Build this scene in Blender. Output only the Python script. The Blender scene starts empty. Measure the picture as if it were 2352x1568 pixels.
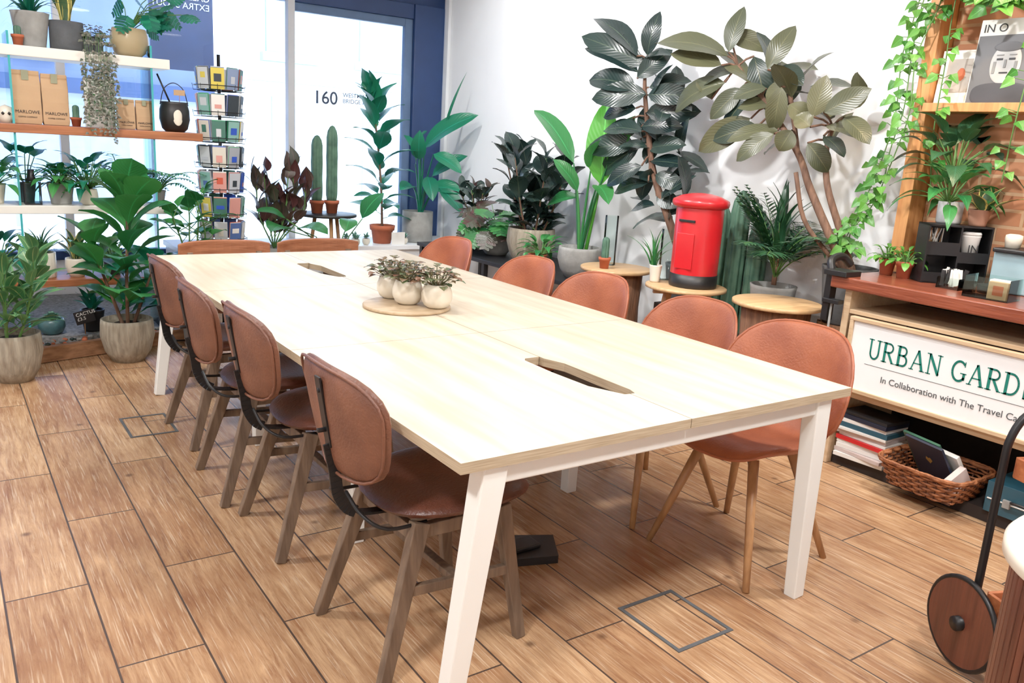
import bpy, bmesh, random
from math import *
from mathutils import Vector as V, Matrix
random.seed(11)
R=random.uniform
SC=bpy.context.scene

# ------------------------------------------------------------------ materials
def lin(c):
    return tuple((x/255/12.92 if x/255<=.04045 else ((x/255+.055)/1.055)**2.4) for x in c)+(1,)
def newmat(name):
    m=bpy.data.materials.new(name); m.use_nodes=True
    nt=m.node_tree; return m,nt,nt.nodes['Principled BSDF']
def N(nt,t,**k):
    n=nt.nodes.new(t)
    for a,b in k.items(): setattr(n,a,b)
    return n
def mixc(nt,fac,a,b):
    n=N(nt,'ShaderNodeMix',data_type='RGBA')
    for i,x in ((0,fac),(6,a),(7,b)):
        if isinstance(x,(int,float,tuple)): n.inputs[i].default_value=x
        else: nt.links.new(x,n.inputs[i])
    return n.outputs[2]
def mat(name,c,rough=.5,metal=0,var=.15,scale=6,bump=0,bscale=60,stretch=(1,1,1),c2=None,coat=0,emit=0):
    m,nt,p=newmat(name)
    tc=N(nt,'ShaderNodeTexCoord'); mp=N(nt,'ShaderNodeMapping'); mp.inputs['Scale'].default_value=stretch
    nt.links.new(tc.outputs['Object'],mp.inputs[0])
    nz=N(nt,'ShaderNodeTexNoise'); nz.inputs['Scale'].default_value=scale; nz.inputs['Detail'].default_value=4
    nt.links.new(mp.outputs[0],nz.inputs[0])
    a=lin(c); b=lin(c2) if c2 else tuple(x*(1-var*1.6) for x in a[:3])+(1,)
    rp=N(nt,'ShaderNodeMapRange'); rp.inputs[1].default_value=.3; rp.inputs[2].default_value=.7
    nt.links.new(nz.outputs[0],rp.inputs[0])
    col=mixc(nt,rp.outputs[0],a,b); nt.links.new(col,p.inputs['Base Color'])
    p.inputs['Roughness'].default_value=rough; p.inputs['Metallic'].default_value=metal
    if coat: p.inputs['Coat Weight'].default_value=coat; p.inputs['Coat Roughness'].default_value=.15
    if bump:
        n2=N(nt,'ShaderNodeTexNoise'); n2.inputs['Scale'].default_value=bscale; n2.inputs['Detail'].default_value=3
        nt.links.new(mp.outputs[0],n2.inputs[0]); bp=N(nt,'ShaderNodeBump'); bp.inputs['Strength'].default_value=bump; bp.inputs['Distance'].default_value=.01
        nt.links.new(n2.outputs[0],bp.inputs['Height']); nt.links.new(bp.outputs[0],p.inputs['Normal'])
    return m
def wood(name,c,c2,axis='x',rough=.45,scale=5,bump=.15,coat=0):
    st={'x':(.7,9,9),'y':(9,.7,9),'z':(9,9,.7)}[axis]
    return mat(name,c,rough,c2=c2,scale=scale,stretch=st,bump=bump,bscale=14,coat=coat)
def leafmat(name,c,c2,rib=None,rough=.32,trans=.12,stripe=None):
    m,nt,p=newmat(name)
    ge=N(nt,'ShaderNodeNewGeometry'); uv=N(nt,'ShaderNodeUVMap'); uv.uv_map='UVMap'
    sp=N(nt,'ShaderNodeSeparateXYZ'); nt.links.new(uv.outputs[0],sp.inputs[0])
    col=mixc(nt,ge.outputs['Random Per Island'],lin(c),lin(c2))
    s=N(nt,'ShaderNodeMath',operation='SUBTRACT'); nt.links.new(sp.outputs[0],s.inputs[0]); s.inputs[1].default_value=.5
    ab=N(nt,'ShaderNodeMath',operation='ABSOLUTE'); nt.links.new(s.outputs[0],ab.inputs[0])
    if stripe:
        k=N(nt,'ShaderNodeMapRange'); k.inputs[1].default_value=stripe[1]; k.inputs[2].default_value=stripe[1]+.03
        nt.links.new(ab.outputs[0],k.inputs[0]); col=mixc(nt,k.outputs[0],col,lin(stripe[0]))
    k=N(nt,'ShaderNodeMapRange'); k.inputs[1].default_value=.012; k.inputs[2].default_value=.03; k.inputs[3].default_value=.6; k.inputs[4].default_value=0
    nt.links.new(ab.outputs[0],k.inputs[0])
    r=rib or tuple(min(255,x*1.5+25) for x in c)
    col=mixc(nt,k.outputs[0],col,lin(r))
    nt.links.new(col,p.inputs['Base Color']); p.inputs['Roughness'].default_value=rough
    cm=N(nt,'ShaderNodeMath',operation='MULTIPLY_ADD'); nt.links.new(ab.outputs[0],cm.inputs[0]); cm.inputs[1].default_value=-.6; nt.links.new(sp.outputs[1],cm.inputs[2])
    sn=N(nt,'ShaderNodeMath',operation='MULTIPLY'); nt.links.new(cm.outputs[0],sn.inputs[0]); sn.inputs[1].default_value=80
    s2=N(nt,'ShaderNodeMath',operation='SINE'); nt.links.new(sn.outputs[0],s2.inputs[0])
    bp=N(nt,'ShaderNodeBump'); bp.inputs['Strength'].default_value=.12; bp.inputs['Distance'].default_value=.003
    nt.links.new(s2.outputs[0],bp.inputs['Height']); nt.links.new(bp.outputs[0],p.inputs['Normal'])
    tr=N(nt,'ShaderNodeBsdfTranslucent'); nt.links.new(col,tr.inputs[0])
    mx=N(nt,'ShaderNodeMixShader'); mx.inputs[0].default_value=trans
    out=nt.nodes['Material Output']
    nt.links.new(p.outputs[0],mx.inputs[1]); nt.links.new(tr.outputs[0],mx.inputs[2]); nt.links.new(mx.outputs[0],out.inputs[0])
    return m
def glassmat(name,tint):
    m,nt,p=newmat(name); out=nt.nodes['Material Output']
    t=N(nt,'ShaderNodeBsdfTransparent'); t.inputs[0].default_value=lin(tint)
    g=N(nt,'ShaderNodeBsdfGlossy'); g.inputs['Roughness'].default_value=.02
    fr=N(nt,'ShaderNodeFresnel'); fr.inputs[0].default_value=1.35
    mx=N(nt,'ShaderNodeMixShader'); nt.links.new(fr.outputs[0],mx.inputs[0])
    nt.links.new(t.outputs[0],mx.inputs[1]); nt.links.new(g.outputs[0],mx.inputs[2]); nt.links.new(mx.outputs[0],out.inputs[0])
    return m
def floormat():
    m,nt,p=newmat('wood_look_tiles')
    tc=N(nt,'ShaderNodeTexCoord'); sp=N(nt,'ShaderNodeSeparateXYZ'); nt.links.new(tc.outputs['Object'],sp.inputs[0])
    ax=N(nt,'ShaderNodeMath',operation='ADD'); nt.links.new(sp.outputs[0],ax.inputs[0]); ax.inputs[1].default_value=-.07
    ay=N(nt,'ShaderNodeMath',operation='ADD'); nt.links.new(sp.outputs[1],ay.inputs[0]); ay.inputs[1].default_value=.29
    cb=N(nt,'ShaderNodeCombineXYZ'); nt.links.new(ay.outputs[0],cb.inputs[0]); nt.links.new(ax.outputs[0],cb.inputs[1])
    br=N(nt,'ShaderNodeTexBrick'); br.offset=.5; br.offset_frequency=2; br.squash=1
    for k,v in (('Scale',1),('Mortar Size',.0032),('Mortar Smooth',.1),('Bias',0),('Brick Width',1.0),('Row Height',.23)): br.inputs[k].default_value=v
    nt.links.new(cb.outputs[0],br.inputs[0])
    br.inputs['Color1'].default_value=(.0,.0,.0,1); br.inputs['Color2'].default_value=(1,1,1,1); br.inputs['Mortar'].default_value=(.5,.5,.5,1)
    bw=N(nt,'ShaderNodeSeparateColor'); nt.links.new(br.outputs['Color'],bw.inputs[0])
    of=N(nt,'ShaderNodeMath',operation='MULTIPLY'); nt.links.new(bw.outputs[0],of.inputs[0]); of.inputs[1].default_value=17.
    c3=N(nt,'ShaderNodeCombineXYZ'); nt.links.new(of.outputs[0],c3.inputs[2])
    va=N(nt,'ShaderNodeVectorMath',operation='ADD'); nt.links.new(tc.outputs['Object'],va.inputs[0]); nt.links.new(c3.outputs[0],va.inputs[1])
    mp=N(nt,'ShaderNodeMapping'); mp.inputs['Scale'].default_value=(22,1.8,1); nt.links.new(va.outputs[0],mp.inputs[0])
    n1=N(nt,'ShaderNodeTexNoise'); n1.inputs['Scale'].default_value=2.0; n1.inputs['Detail'].default_value=10; n1.inputs['Roughness'].default_value=.75; n1.inputs['Distortion'].default_value=.6
    nt.links.new(mp.outputs[0],n1.inputs[0])
    n2=N(nt,'ShaderNodeTexNoise'); n2.inputs['Scale'].default_value=3.3; n2.inputs['Detail'].default_value=5; nt.links.new(va.outputs[0],n2.inputs[0])
    r1=N(nt,'ShaderNodeMapRange'); r1.inputs[1].default_value=.36; r1.inputs[2].default_value=.66; nt.links.new(n1.outputs[0],r1.inputs[0])
    r2=N(nt,'ShaderNodeMapRange'); r2.inputs[1].default_value=.38; r2.inputs[2].default_value=.68; nt.links.new(n2.outputs[0],r2.inputs[0])
    a=mixc(nt,r1.outputs[0],lin((212,174,132)),lin((148,104,70)))
    b=mixc(nt,r1.outputs[0],lin((188,146,106)),lin((120,80,54)))
    c=mixc(nt,br.outputs['Color'],a,b)
    f2=N(nt,'ShaderNodeMath',operation='MULTIPLY'); nt.links.new(r2.outputs[0],f2.inputs[0]); f2.inputs[1].default_value=.6
    c=mixc(nt,f2.outputs[0],c,lin((130,84,54)))
    m3=N(nt,'ShaderNodeMapping'); m3.inputs['Scale'].default_value=(90,3,1); nt.links.new(va.outputs[0],m3.inputs[0])
    n3=N(nt,'ShaderNodeTexNoise'); n3.inputs['Scale'].default_value=2; n3.inputs['Detail'].default_value=6; nt.links.new(m3.outputs[0],n3.inputs[0])
    r3=N(nt,'ShaderNodeMapRange'); r3.inputs[1].default_value=.56; r3.inputs[2].default_value=.72; r3.inputs[4].default_value=.5; nt.links.new(n3.outputs[0],r3.inputs[0])
    c=mixc(nt,r3.outputs[0],c,lin((230,206,174)))
    vo=N(nt,'ShaderNodeTexVoronoi'); vo.inputs['Scale'].default_value=4.5; nt.links.new(tc.outputs['Object'],vo.inputs[0])
    kn=N(nt,'ShaderNodeMapRange'); kn.inputs[1].default_value=.03; kn.inputs[2].default_value=.1; kn.inputs[3].default_value=.75; kn.inputs[4].default_value=0
    nt.links.new(vo.outputs['Distance'],kn.inputs[0]); c=mixc(nt,kn.outputs[0],c,lin((84,56,38)))
    c=mixc(nt,br.outputs['Fac'],c,lin((70,56,48)))
    nt.links.new(c,p.inputs['Base Color'])
    p.inputs['Roughness'].default_value=.27
    h=N(nt,'ShaderNodeMath',operation='MULTIPLY_ADD'); nt.links.new(br.outputs['Fac'],h.inputs[0]); h.inputs[1].default_value=-1.; nt.links.new(n1.outputs[0],h.inputs[2])
    bp=N(nt,'ShaderNodeBump'); bp.inputs['Strength'].default_value=.3; bp.inputs['Distance'].default_value=.006
    nt.links.new(h.outputs[0],bp.inputs['Height']); nt.links.new(bp.outputs[0],p.inputs['Normal'])
    return m
def brickmat(name,c1,c2,mo,w,h,ms=.008,rot=None,rough=.8):
    m,nt,p=newmat(name)
    tc=N(nt,'ShaderNodeTexCoord'); sp=N(nt,'ShaderNodeSeparateXYZ'); nt.links.new(tc.outputs['Object'],sp.inputs[0])
    cb=N(nt,'ShaderNodeCombineXYZ'); nt.links.new(sp.outputs[1 if rot else 0],cb.inputs[0]); nt.links.new(sp.outputs[2],cb.inputs[1])
    br=N(nt,'ShaderNodeTexBrick'); nt.links.new(cb.outputs[0],br.inputs[0])
    for k,v in (('Scale',1),('Mortar Size',ms),('Brick Width',w),('Row Height',h)): br.inputs[k].default_value=v
    br.inputs['Color1'].default_value=lin(c1); br.inputs['Color2'].default_value=lin(c2); br.inputs['Mortar'].default_value=lin(mo)
    nz=N(nt,'ShaderNodeTexNoise'); nz.inputs['Scale'].default_value=18; nt.links.new(tc.outputs['Object'],nz.inputs[0])
    f=N(nt,'ShaderNodeMath',operation='MULTIPLY'); nt.links.new(nz.outputs[0],f.inputs[0]); f.inputs[1].default_value=.5
    c=mixc(nt,f.outputs[0],br.outputs['Color'],lin(tuple(x*.6 for x in c1)))
    nt.links.new(c,p.inputs['Base Color']); p.inputs['Roughness'].default_value=rough
    bp=N(nt,'ShaderNodeBump'); bp.inputs['Strength'].default_value=.6; bp.inputs['Distance'].default_value=.01; bp.invert=True
    nt.links.new(br.outputs['Fac'],bp.inputs['Height']); nt.links.new(bp.outputs[0],p.inputs['Normal'])
    return m

WALL=mat('white_plaster',(246,248,250),.85,var=.015,bump=.05)
CEIL=mat('ceiling_paint',(244,244,244),.9,var=.02)
NAVY=mat('navy_paint',(34,62,112),.5,var=.1)
WHITEM=mat('white_frame_paint',(240,243,246),.4,var=.03)
TABLET=mat('oak_laminate',(232,220,198),.4,c2=(208,190,162),scale=2.0,stretch=(9,.8,6),bump=.03,bscale=20)
PLYEDGE=mat('plywood_edge',(194,176,148),.6,c2=(158,138,110),scale=8,stretch=(1,1,40))
LEGW=mat('white_powder_coat',(242,243,238),.35,var=.02)
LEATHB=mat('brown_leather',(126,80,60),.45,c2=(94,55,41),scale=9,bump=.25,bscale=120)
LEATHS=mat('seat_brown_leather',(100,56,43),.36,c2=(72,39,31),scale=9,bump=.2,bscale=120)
LEATHT=mat('tan_leather',(176,98,64),.42,c2=(144,73,46),scale=7,bump=.2,bscale=120)
LEGOAK=wood('smoked_oak',(128,106,86),(88,70,56),'z',.55)
LEGBEE=wood('beech_leg',(198,148,100),(164,116,74),'z',.4)
BLACKM=mat('black_metal',(30,30,32),.4,metal=.4,var=.1)
BLACKP=mat('black_plastic',(20,20,22),.45,var=.1)
GLASS=glassmat('window_glass',(252,254,255)); GLASSG=glassmat('green_edge_glass',(222,246,244))
GLASSE=mat('glass_edge',(60,168,172),.1,var=.05)
SHWHITE=mat('white_shelf',(234,230,220),.5,var=.03)
SHWOOD=wood('cherry_shelf',(178,108,66),(138,76,42),'x',.4)
CONC=mat('gray_concrete',(156,156,152),.8,var=.2,scale=12,bump=.2)
CONCD=mat('dark_concrete',(84,87,90),.8,var=.2,scale=12,bump=.2)
STONE=mat('ribbed_stoneware',(174,164,144),.75,c2=(130,120,104),scale=7,stretch=(7,7,1),bump=.5,bscale=12)
BEIGE=mat('beige_glaze',(190,172,134),.35,c2=(160,140,104),scale=3)
CREAM=mat('cream_ceramic',(234,226,208),.3,var=.06,scale=12)
TERRA=mat('terracotta',(190,98,64),.8,c2=(160,80,50),scale=10)
BLUEC=mat('teal_ceramic',(72,112,118),.3,var=.3,scale=20)
SOIL=mat('potting_soil',(48,36,28),.95,var=.4,scale=60,bump=.6)
KRAFT=mat('kraft_paper',(196,158,118),.75,var=.1,scale=5,bump=.15,bscale=14)
PAPER=mat('white_paper',(236,234,228),.7,var=.03)
INK=mat('black_ink',(30,30,32),.6)
TRUNK=wood('bark',(124,90,70),(84,58,44),'z',.8,bump=.5)
STEMG=mat('green_stem',(88,134,64),.5)
CACT=mat('cactus_skin',(84,124,100),.6,c2=(54,90,72),scale=14)
RUB=leafmat('rubber_leaf',(26,46,38),(90,90,62),rib=(112,112,80),rough=.34,trans=.04)
RUBD=leafmat('dark_rubber_leaf',(20,38,38),(44,62,56),rib=(78,94,76),rough=.27,trans=.03)
GRN=leafmat('green_leaf',(30,102,54),(64,140,66),trans=.22)
GRNB=leafmat('bright_leaf',(62,154,52),(96,184,62),trans=.3)
GRNC=leafmat('cool_green_leaf',(14,92,74),(34,130,92),trans=.22)
RED=leafmat('bronze_leaf',(80,46,46),(66,72,56),rib=(140,86,86))
VARI=leafmat('variegated_leaf',(48,102,60),(80,130,80),rib=(190,200,130),stripe=((92,140,84),.36))
SNAKE=leafmat('snake_leaf',(48,82,50),(66,98,60),rib=(60,96,60),stripe=((214,200,110),.36),trans=.05)
POTH=leafmat('pothos_leaf',(54,122,42),(100,164,64),trans=.22)
MINI=leafmat('fittonia_leaf',(76,100,58),(122,84,64),rib=(170,130,116),trans=.1)
REDPB=mat('pillar_box_red',(206,26,34),.32,var=.05,coat=.3)
LOGB=wood('log_bark',(148,102,72),(100,66,46),'z',.85,bump=.8)
PLYT=wood('ply_top',(212,174,126),(190,148,102),'x',.4)
CTOP=wood('mahogany_top',(148,76,52),(110,50,34),'y',.28,coat=.3)
CBODY=wood('beech_panel',(212,184,148),(194,162,124),'y',.5)
PINE=wood('pine_frame',(216,154,92),(190,122,68),'z',.5)
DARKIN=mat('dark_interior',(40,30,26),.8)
SIGNW=mat('sign_white',(242,244,244),.4,var=.02)
SIGNG=mat('sign_green',(10,116,100),.5,var=.03)
SIGNK=mat('sign_gray_text',(76,80,84),.5,var=.03)
WICK=mat('wicker',(176,108,64),.6,c2=(118,66,38),scale=30,bump=.5)
WICKD=mat('wicker_dark',(88,48,28),.7)
TEALB=mat('teal_case',(36,82,100),.4,var=.1)
NAVYL=mat('navy_leather',(24,32,52),.5,var=.1)
GOLD=mat('gold_foil',(200,164,90),.35,metal=.6)
DKWOOD=wood('dark_slats',(108,58,42),(74,38,28),'z',.4)
SWEET=wood('cart_wood',(186,108,66),(146,76,44),'x',.4)
PINK=mat('pink_paper',(214,196,190),.6)

# ------------------------------------------------------------------ mesh builder
class B:
    def __init__(s): s.v=[];s.f=[];s.m=[];s.sm=[];s.uv=[];s.mats=[]
    def mi(s,m):
        if m not in s.mats: s.mats.append(m)
        return s.mats.index(m)
    def add(s,vs,fs,m,smooth=True,uv=None):
        o=len(s.v); k=s.mi(m); s.v+=[tuple(x) for x in vs]; s.uv+=(uv if uv else [(.2,.2)]*len(vs))
        for f in fs: s.f.append(tuple(o+i for i in f)); s.m.append(k); s.sm.append(smooth)
    def box(s,c,d,m,Rm=None,smooth=False):
        c=V(c); x,y,z=[q/2 for q in d]
        vs=[V((a*x,b*y,e*z)) for a in(-1,1) for b in(-1,1) for e in(-1,1)]
        if Rm is not None: vs=[Rm@q for q in vs]
        s.add([c+q for q in vs],[(0,1,3,2),(4,6,7,5),(0,4,5,1),(2,3,7,6),(0,2,6,4),(1,5,7,3)],m,smooth)
    def b2(s,a,b,m):
        s.box([(p+q)/2 for p,q in zip(a,b)],[abs(q-p) for p,q in zip(a,b)],m)
    def beam(s,p0,p1,w0,w1,m):
        p0=V(p0);p1=V(p1);d=(p1-p0).normalized()
        a=V((1,0,0)) if abs(d.x)<.9 else V((0,1,0))
        y=d.cross(a).normalized(); x=y.cross(d).normalized()
        w0=w0 if isinstance(w0,tuple) else (w0,w0); w1=w1 if isinstance(w1,tuple) else (w1,w1)
        vs=[p+x*sx*w[0]/2+y*sy*w[1]/2 for p,w in((p0,w0),(p1,w1)) for sx,sy in((-1,-1),(1,-1),(1,1),(-1,1))]
        s.add(vs,[(3,2,1,0),(4,5,6,7),(0,1,5,4),(1,2,6,5),(2,3,7,6),(3,0,4,7)],m,False)
    def tube(s,pts,r,m,n=8,cap=True,smooth=True):
        pts=[V(p) for p in pts]; k=len(pts); rs=r if isinstance(r,(list,tuple)) else [r]*k
        vs=[];prev=None
        for i,p in enumerate(pts):
            d=(pts[min(i+1,k-1)]-pts[max(i-1,0)])
            d=d.normalized() if d.length>1e-7 else V((0,0,1))
            if prev is None:
                a=V((0,0,1)) if abs(d.z)<.9 else V((1,0,0)); x=d.cross(a).normalized()
            else:
                x=prev-d*prev.dot(d); x=x.normalized() if x.length>1e-6 else d.orthogonal().normalized()
            prev=x; y=d.cross(x)
            for j in range(n):
                t=2*pi*j/n; vs.append(p+(x*cos(t)+y*sin(t))*rs[i])
        fs=[(i*n+j,i*n+(j+1)%n,(i+1)*n+(j+1)%n,(i+1)*n+j) for i in range(k-1) for j in range(n)]
        if cap: fs+= [tuple(range(n-1,-1,-1)),tuple((k-1)*n+j for j in range(n))]
        s.add(vs,fs,m,smooth)
    def lathe(s,c,prof,m,n=28,ribs=0,rd=0,smooth=True,cap=True):
        c=V(c);vs=[]
        for r,z in prof:
            for j in range(n):
                t=2*pi*j/n; q=r*(1+(rd*cos(ribs*t) if ribs else 0)); vs.append(c+V((q*cos(t),q*sin(t),z)))
        k=len(prof)
        fs=[(i*n+j,i*n+(j+1)%n,(i+1)*n+(j+1)%n,(i+1)*n+j) for i in range(k-1) for j in range(n)]
        if cap: fs+=[tuple(range(n-1,-1,-1)),tuple((k-1)*n+j for j in range(n))]
        s.add(vs,fs,m,smooth)
    def prism(s,poly,z0,z1,m,mside=None):
        n=len(poly); vs=[(x,y,z0) for x,y in poly]+[(x,y,z1) for x,y in poly]
        s.add(vs,[tuple(range(n-1,-1,-1)),tuple(range(n,2*n))],m,False)
        s.add(vs,[(i,(i+1)%n,n+(i+1)%n,n+i) for i in range(n)],mside or m,False)
    def cushion(s,P,th,m,pw=3.2,nr=7,na=36,ex=5):
        def pos(u,v): return V(P(u,v))
        def nor(u,v):
            e=.02; a=pos(u+e,v)-pos(u-e,v); b=pos(u,v+e)-pos(u,v-e); return a.cross(b).normalized()
        vs=[];
        for side in(1,-1):
            vs.append(pos(0,0)+nor(0,0)*side*th)
            for k in range(1,nr+1):
                rho=sin(pi/2*k/nr) if k<nr else 1
                for j in range(na):
                    t=2*pi*j/na; cx,sy=cos(t),sin(t)
                    q=(abs(cx)**pw+abs(sy)**pw)**(-1/pw); u,v=rho*cx*q,rho*sy*q
                    o=th*max(0,(1-rho**ex))**.5*side
                    vs.append(pos(u,v)+nor(u,v)*o)
        M=1+nr*na; fs=[]
        for sd in(0,1):
            o=sd*M
            for j in range(na):
                j2=(j+1)%na
                t=(o,o+1+j,o+1+j2); fs.append(t if sd==0 else t[::-1])
                for k in range(nr-1):
                    a=o+1+k*na; q=(a+j,a+na+j,a+na+j2,a+j2); fs.append(q if sd==0 else q[::-1])
        s.add(vs,fs,m,True)
    def leaf(s,base,tip,nrm,w,m,kind='oval',bend=.12,fold=.2,nt=7,curl=0):
        base=V(base);tip=V(tip);ax=tip-base;L=ax.length
        if L<1e-5: return
        d=ax/L; nrm=V(nrm); sd=d.cross(nrm)
        if sd.length<.05: sd=d.orthogonal()
        sd.normalize(); up=sd.cross(d).normalized()
        vs=[];uv=[]
        for i in range(nt+1):
            t=i/nt
            if kind=='oval': wd=max(0,sin(pi*t**.92))**.7
            elif kind=='lance': wd=max(0,sin(pi*t**.7))**1.05
            elif kind=='heart': wd=min(1,(t/.16))**.5*max(0,1-t)**.75*1.15
            elif kind=='fiddle': wd=(.22+.78*max(0,sin(pi*t**1.6)))*(1 if t<.9 else .75) if 0<t<1 else .02
            elif kind=='strap': wd=min(1,.55+1.2*t)*max(0,1-t**5)**.6
            elif kind=='grass': wd=(1-t)**.7
            else: wd=sin(pi*t)
            c=base+ax*t+up*(bend*L*4*t*(1-t)-curl*L*t*t)
            ww=w/2*wd
            wav=.03*w*sin(9*t+L*50)
            for q in(-1,-.5,0,.5,1):
                vs.append(c+sd*q*ww+up*(fold*abs(q)*ww+wav*q)); uv.append((.5+q*.5,t))
        fs=[(i*5+j,i*5+j+1,(i+1)*5+j+1,(i+1)*5+j) for i in range(nt) for j in range(4)]
        s.add(vs,fs,m,True,uv)
    def obj(s,name,parent=None,bevel=0,loc=None,subd=0):
        return place(name,s.mesh(name),parent,bevel,loc,subd)
    def mesh(s,name):
        me=bpy.data.meshes.new(name); me.from_pydata(s.v,[],s.f)
        for m in s.mats: me.materials.append(m)
        me.polygons.foreach_set('material_index',s.m); me.polygons.foreach_set('use_smooth',s.sm)
        ul=me.uv_layers.new(name='UVMap'); li=[0]*len(me.loops); me.loops.foreach_get('vertex_index',li)
        fl=[]; 
        for i in li: fl+=s.uv[i]
        ul.data.foreach_set('uv',fl); me.update(); return me
def place(name,me,parent=None,bevel=0,loc=None,subd=0):
    o=bpy.data.objects.new(name,me); SC.collection.objects.link(o)
    if loc: o.location=loc
    if parent: o.parent=parent
    if bevel:
        b=o.modifiers.new('bevel','BEVEL'); b.width=bevel; b.segments=2; b.limit_method='ANGLE'; b.angle_limit=radians(40)
    return o
def empty(name,loc=(0,0,0),rz=0):
    e=bpy.data.objects.new(name,None); SC.collection.objects.link(e); e.location=loc; e.rotation_euler=(0,0,rz); e.empty_display_size=.1; return e
def text(body,name,loc,size,m,rot,parent=None,align='LEFT',ext=.0006,sx=1,bold=0,mirror=False):
    c=bpy.data.curves.new(name,'FONT'); c.body=body; c.size=size; c.extrude=ext; c.align_x=align; c.offset=bold
    c.materials.append(m); o=bpy.data.objects.new(name,c); SC.collection.objects.link(o)
    o.location=loc; o.rotation_euler=rot; o.scale=((-sx if mirror else sx),1,1)
    if parent: o.parent=parent
    return o
def smoothpath(pts,k=6):
    pts=[V(p) for p in pts]; P=[pts[0]*2-pts[1]]+pts+[pts[-1]*2-pts[-2]]; out=[]
    for i in range(1,len(P)-2):
        for j in range(k):
            t=j/k; a,b,c,d=P[i-1:i+3]
            out.append(.5*((2*b)+(-a+c)*t+(2*a-5*b+4*c-d)*t*t+(-a+3*b-3*c+d)*t**3))
    out.append(pts[-1]); return out

# ------------------------------------------------------------------ room shell
XW=3.2; YW=5.8; H=2.95
b=B(); b.b2((-3.3,-3.3,-.1),(XW+.1,YW+.1,0),floormat()); b.obj('floor')
b=B(); b.b2((-3.3,-3.3,H),(XW+.1,YW+.1,H+.1),CEIL); b.obj('ceiling')
b=B(); b.b2((XW,-3.3,0),(XW+.1,YW+.1,H),WALL); b.obj('wall_right')
b=B(); b.b2((-3.3,-3.3,0),(-3.2,YW+.1,H),WALL); b.obj('wall_left')
b=B(); b.b2((-3.2,-3.3,0),(XW,-3.2,H),WALL); b.obj('wall_back')
b=B(); b.b2((-3.2,YW,0),(-2.2,YW+.1,H),WALL); b.b2((-2.2,YW,0),(XW,YW+.1,.35),WALL); b.b2((-2.2,YW,2.62),(XW,YW+.1,H),NAVY); b.obj('wall_front')
e=empty('window_1')
b=B(); b.b2((2.86,YW-.06,.35),(3.17,YW+.06,2.62),NAVY); b.b2((-2.2,YW-.04,2.49),(2.86,YW+.06,2.62),NAVY)
FBG=mat('frame_blue_gray',(96,124,164),.5); b.b2((2.78,YW-.02,.42),(2.86,YW+.04,2.49),FBG); b.b2((1.72,YW-.02,2.42),(2.78,YW+.04,2.49),FBG)
b.b2((-2.2,YW-.04,.35),(2.86,YW+.08,.42),NAVY); b.obj('navy_frame',e,bevel=.006)
b=B(); b.b2((1.655,YW-.08,.42),(1.715,YW+.0,2.5),WHITEM); b.b2((-.1,YW-.08,.42),(-.04,YW,2.5),WHITEM)
b.b2((3.165,YW-.14,.35),(3.198,YW-.07,H-.002),WHITEM); b.obj('white_mullions',e,bevel=.004)
b=B(); b.b2((-2.2,YW+.02,.42),(2.86,YW+.028,2.5),GLASS); b.obj('pane',e)
VIN=mat('vinyl',(84,96,120),.5)
text('160','number_vinyl',(1.91,YW+.012,1.68),.155,VIN,(pi/2,0,0),e,bold=.002)
text('WESTMINSTER\nBRIDGE ROAD','address_vinyl',(2.19,YW+.012,1.75),.052,VIN,(pi/2,0,0),e,bold=.0006)
b=B(); b.b2((.62,5.15,0),(3.19,5.74,.46),WHITEM); b.b2((.6,5.12,.46),(3.19,5.74,.5),WHITEM); b.obj('window_sill_platform',bevel=.004)
b=B(); b.b2((-2.0,4.3,0),(.6,5.74,.085),mat('gravel',(150,150,150),.9,var=.4,scale=50,bump=.8)); b.obj('gravel_bed')
b=B(); b.beam((-.8,3.93,.05),(.42,4.27,.05),(.05,.09),(.05,.09),wood('kerb_timber',(168,118,80),(120,80,50),'x',.7)); 
for i in range(60):
    t=R(0,1); x=-.8+1.22*t; y=3.93+.34*t+R(.03,.1)
    r=R(.012,.02); b.lathe((x,y,.086),[(r*.2,0),(r,r*.5),(r*.8,r),(r*.2,r*1.3)],random.choice([TERRA,CONC,RUBD]),n=7)
b.obj('timber_kerb')
# ------------------------------------------------------------------ outside
b=B(); b.b2((-14,5.95,-.2),(22,18,-.1),mat('pavement',(205,210,218),.8,var=.1,scale=2)); b.obj('street_pavement')
FAC=mat('pale_facade',(228,233,242),.8,var=.04,scale=1); WINF=mat('pale_window',(150,168,200),.3,var=.1); DOORM=mat('pale_door',(178,192,216),.5); WINB=mat('dusk_window',(112,132,170),.3,var=.1)
b=B(); b.b2((3.4,14,-.099),(22,14.4,9),FAC)
for x in (4.2,6.0,7.8,9.6,11.4,13.2):
    for z in (2.75,5.2):
        b.b2((x,13.93,z),(x+.9,14,z+1.5),WINF); b.b2((x-.1,13.8,z-.15),(x+1.,14,z),DOORM)
    b.b2((x+.1,13.95,.1),(x+1.0,14,2.0),DOORM)
b.b2((3.4,13.8,2.25),(22,14,2.4),DOORM); b.obj('pale_building')
DB=mat('blue_gray_render',(92,110,152),.8,var=.12,scale=2); LB=mat('shopfront_pale',(186,200,226),.6,var=.12,scale=2)
b=B(); b.b2((-8,12,-.099),(2.7,12.4,1.75),LB); b.b2((-8,12,1.75),(2.7,12.4,9),DB)
for x in (-5.6,-3,-.4):
    b.b2((x,11.93,.2),(x+1.9,12,1.6),WINF)
    b.b2((x,11.9,2.3),(x+1.1,12,3.9),WINB); b.b2((x-.1,11.86,2.2),(x+1.2,12,2.3),LB)
b.b2((-8,11.8,1.75),(2.7,12,1.95),NAVY); b.obj('blue_building')
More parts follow.
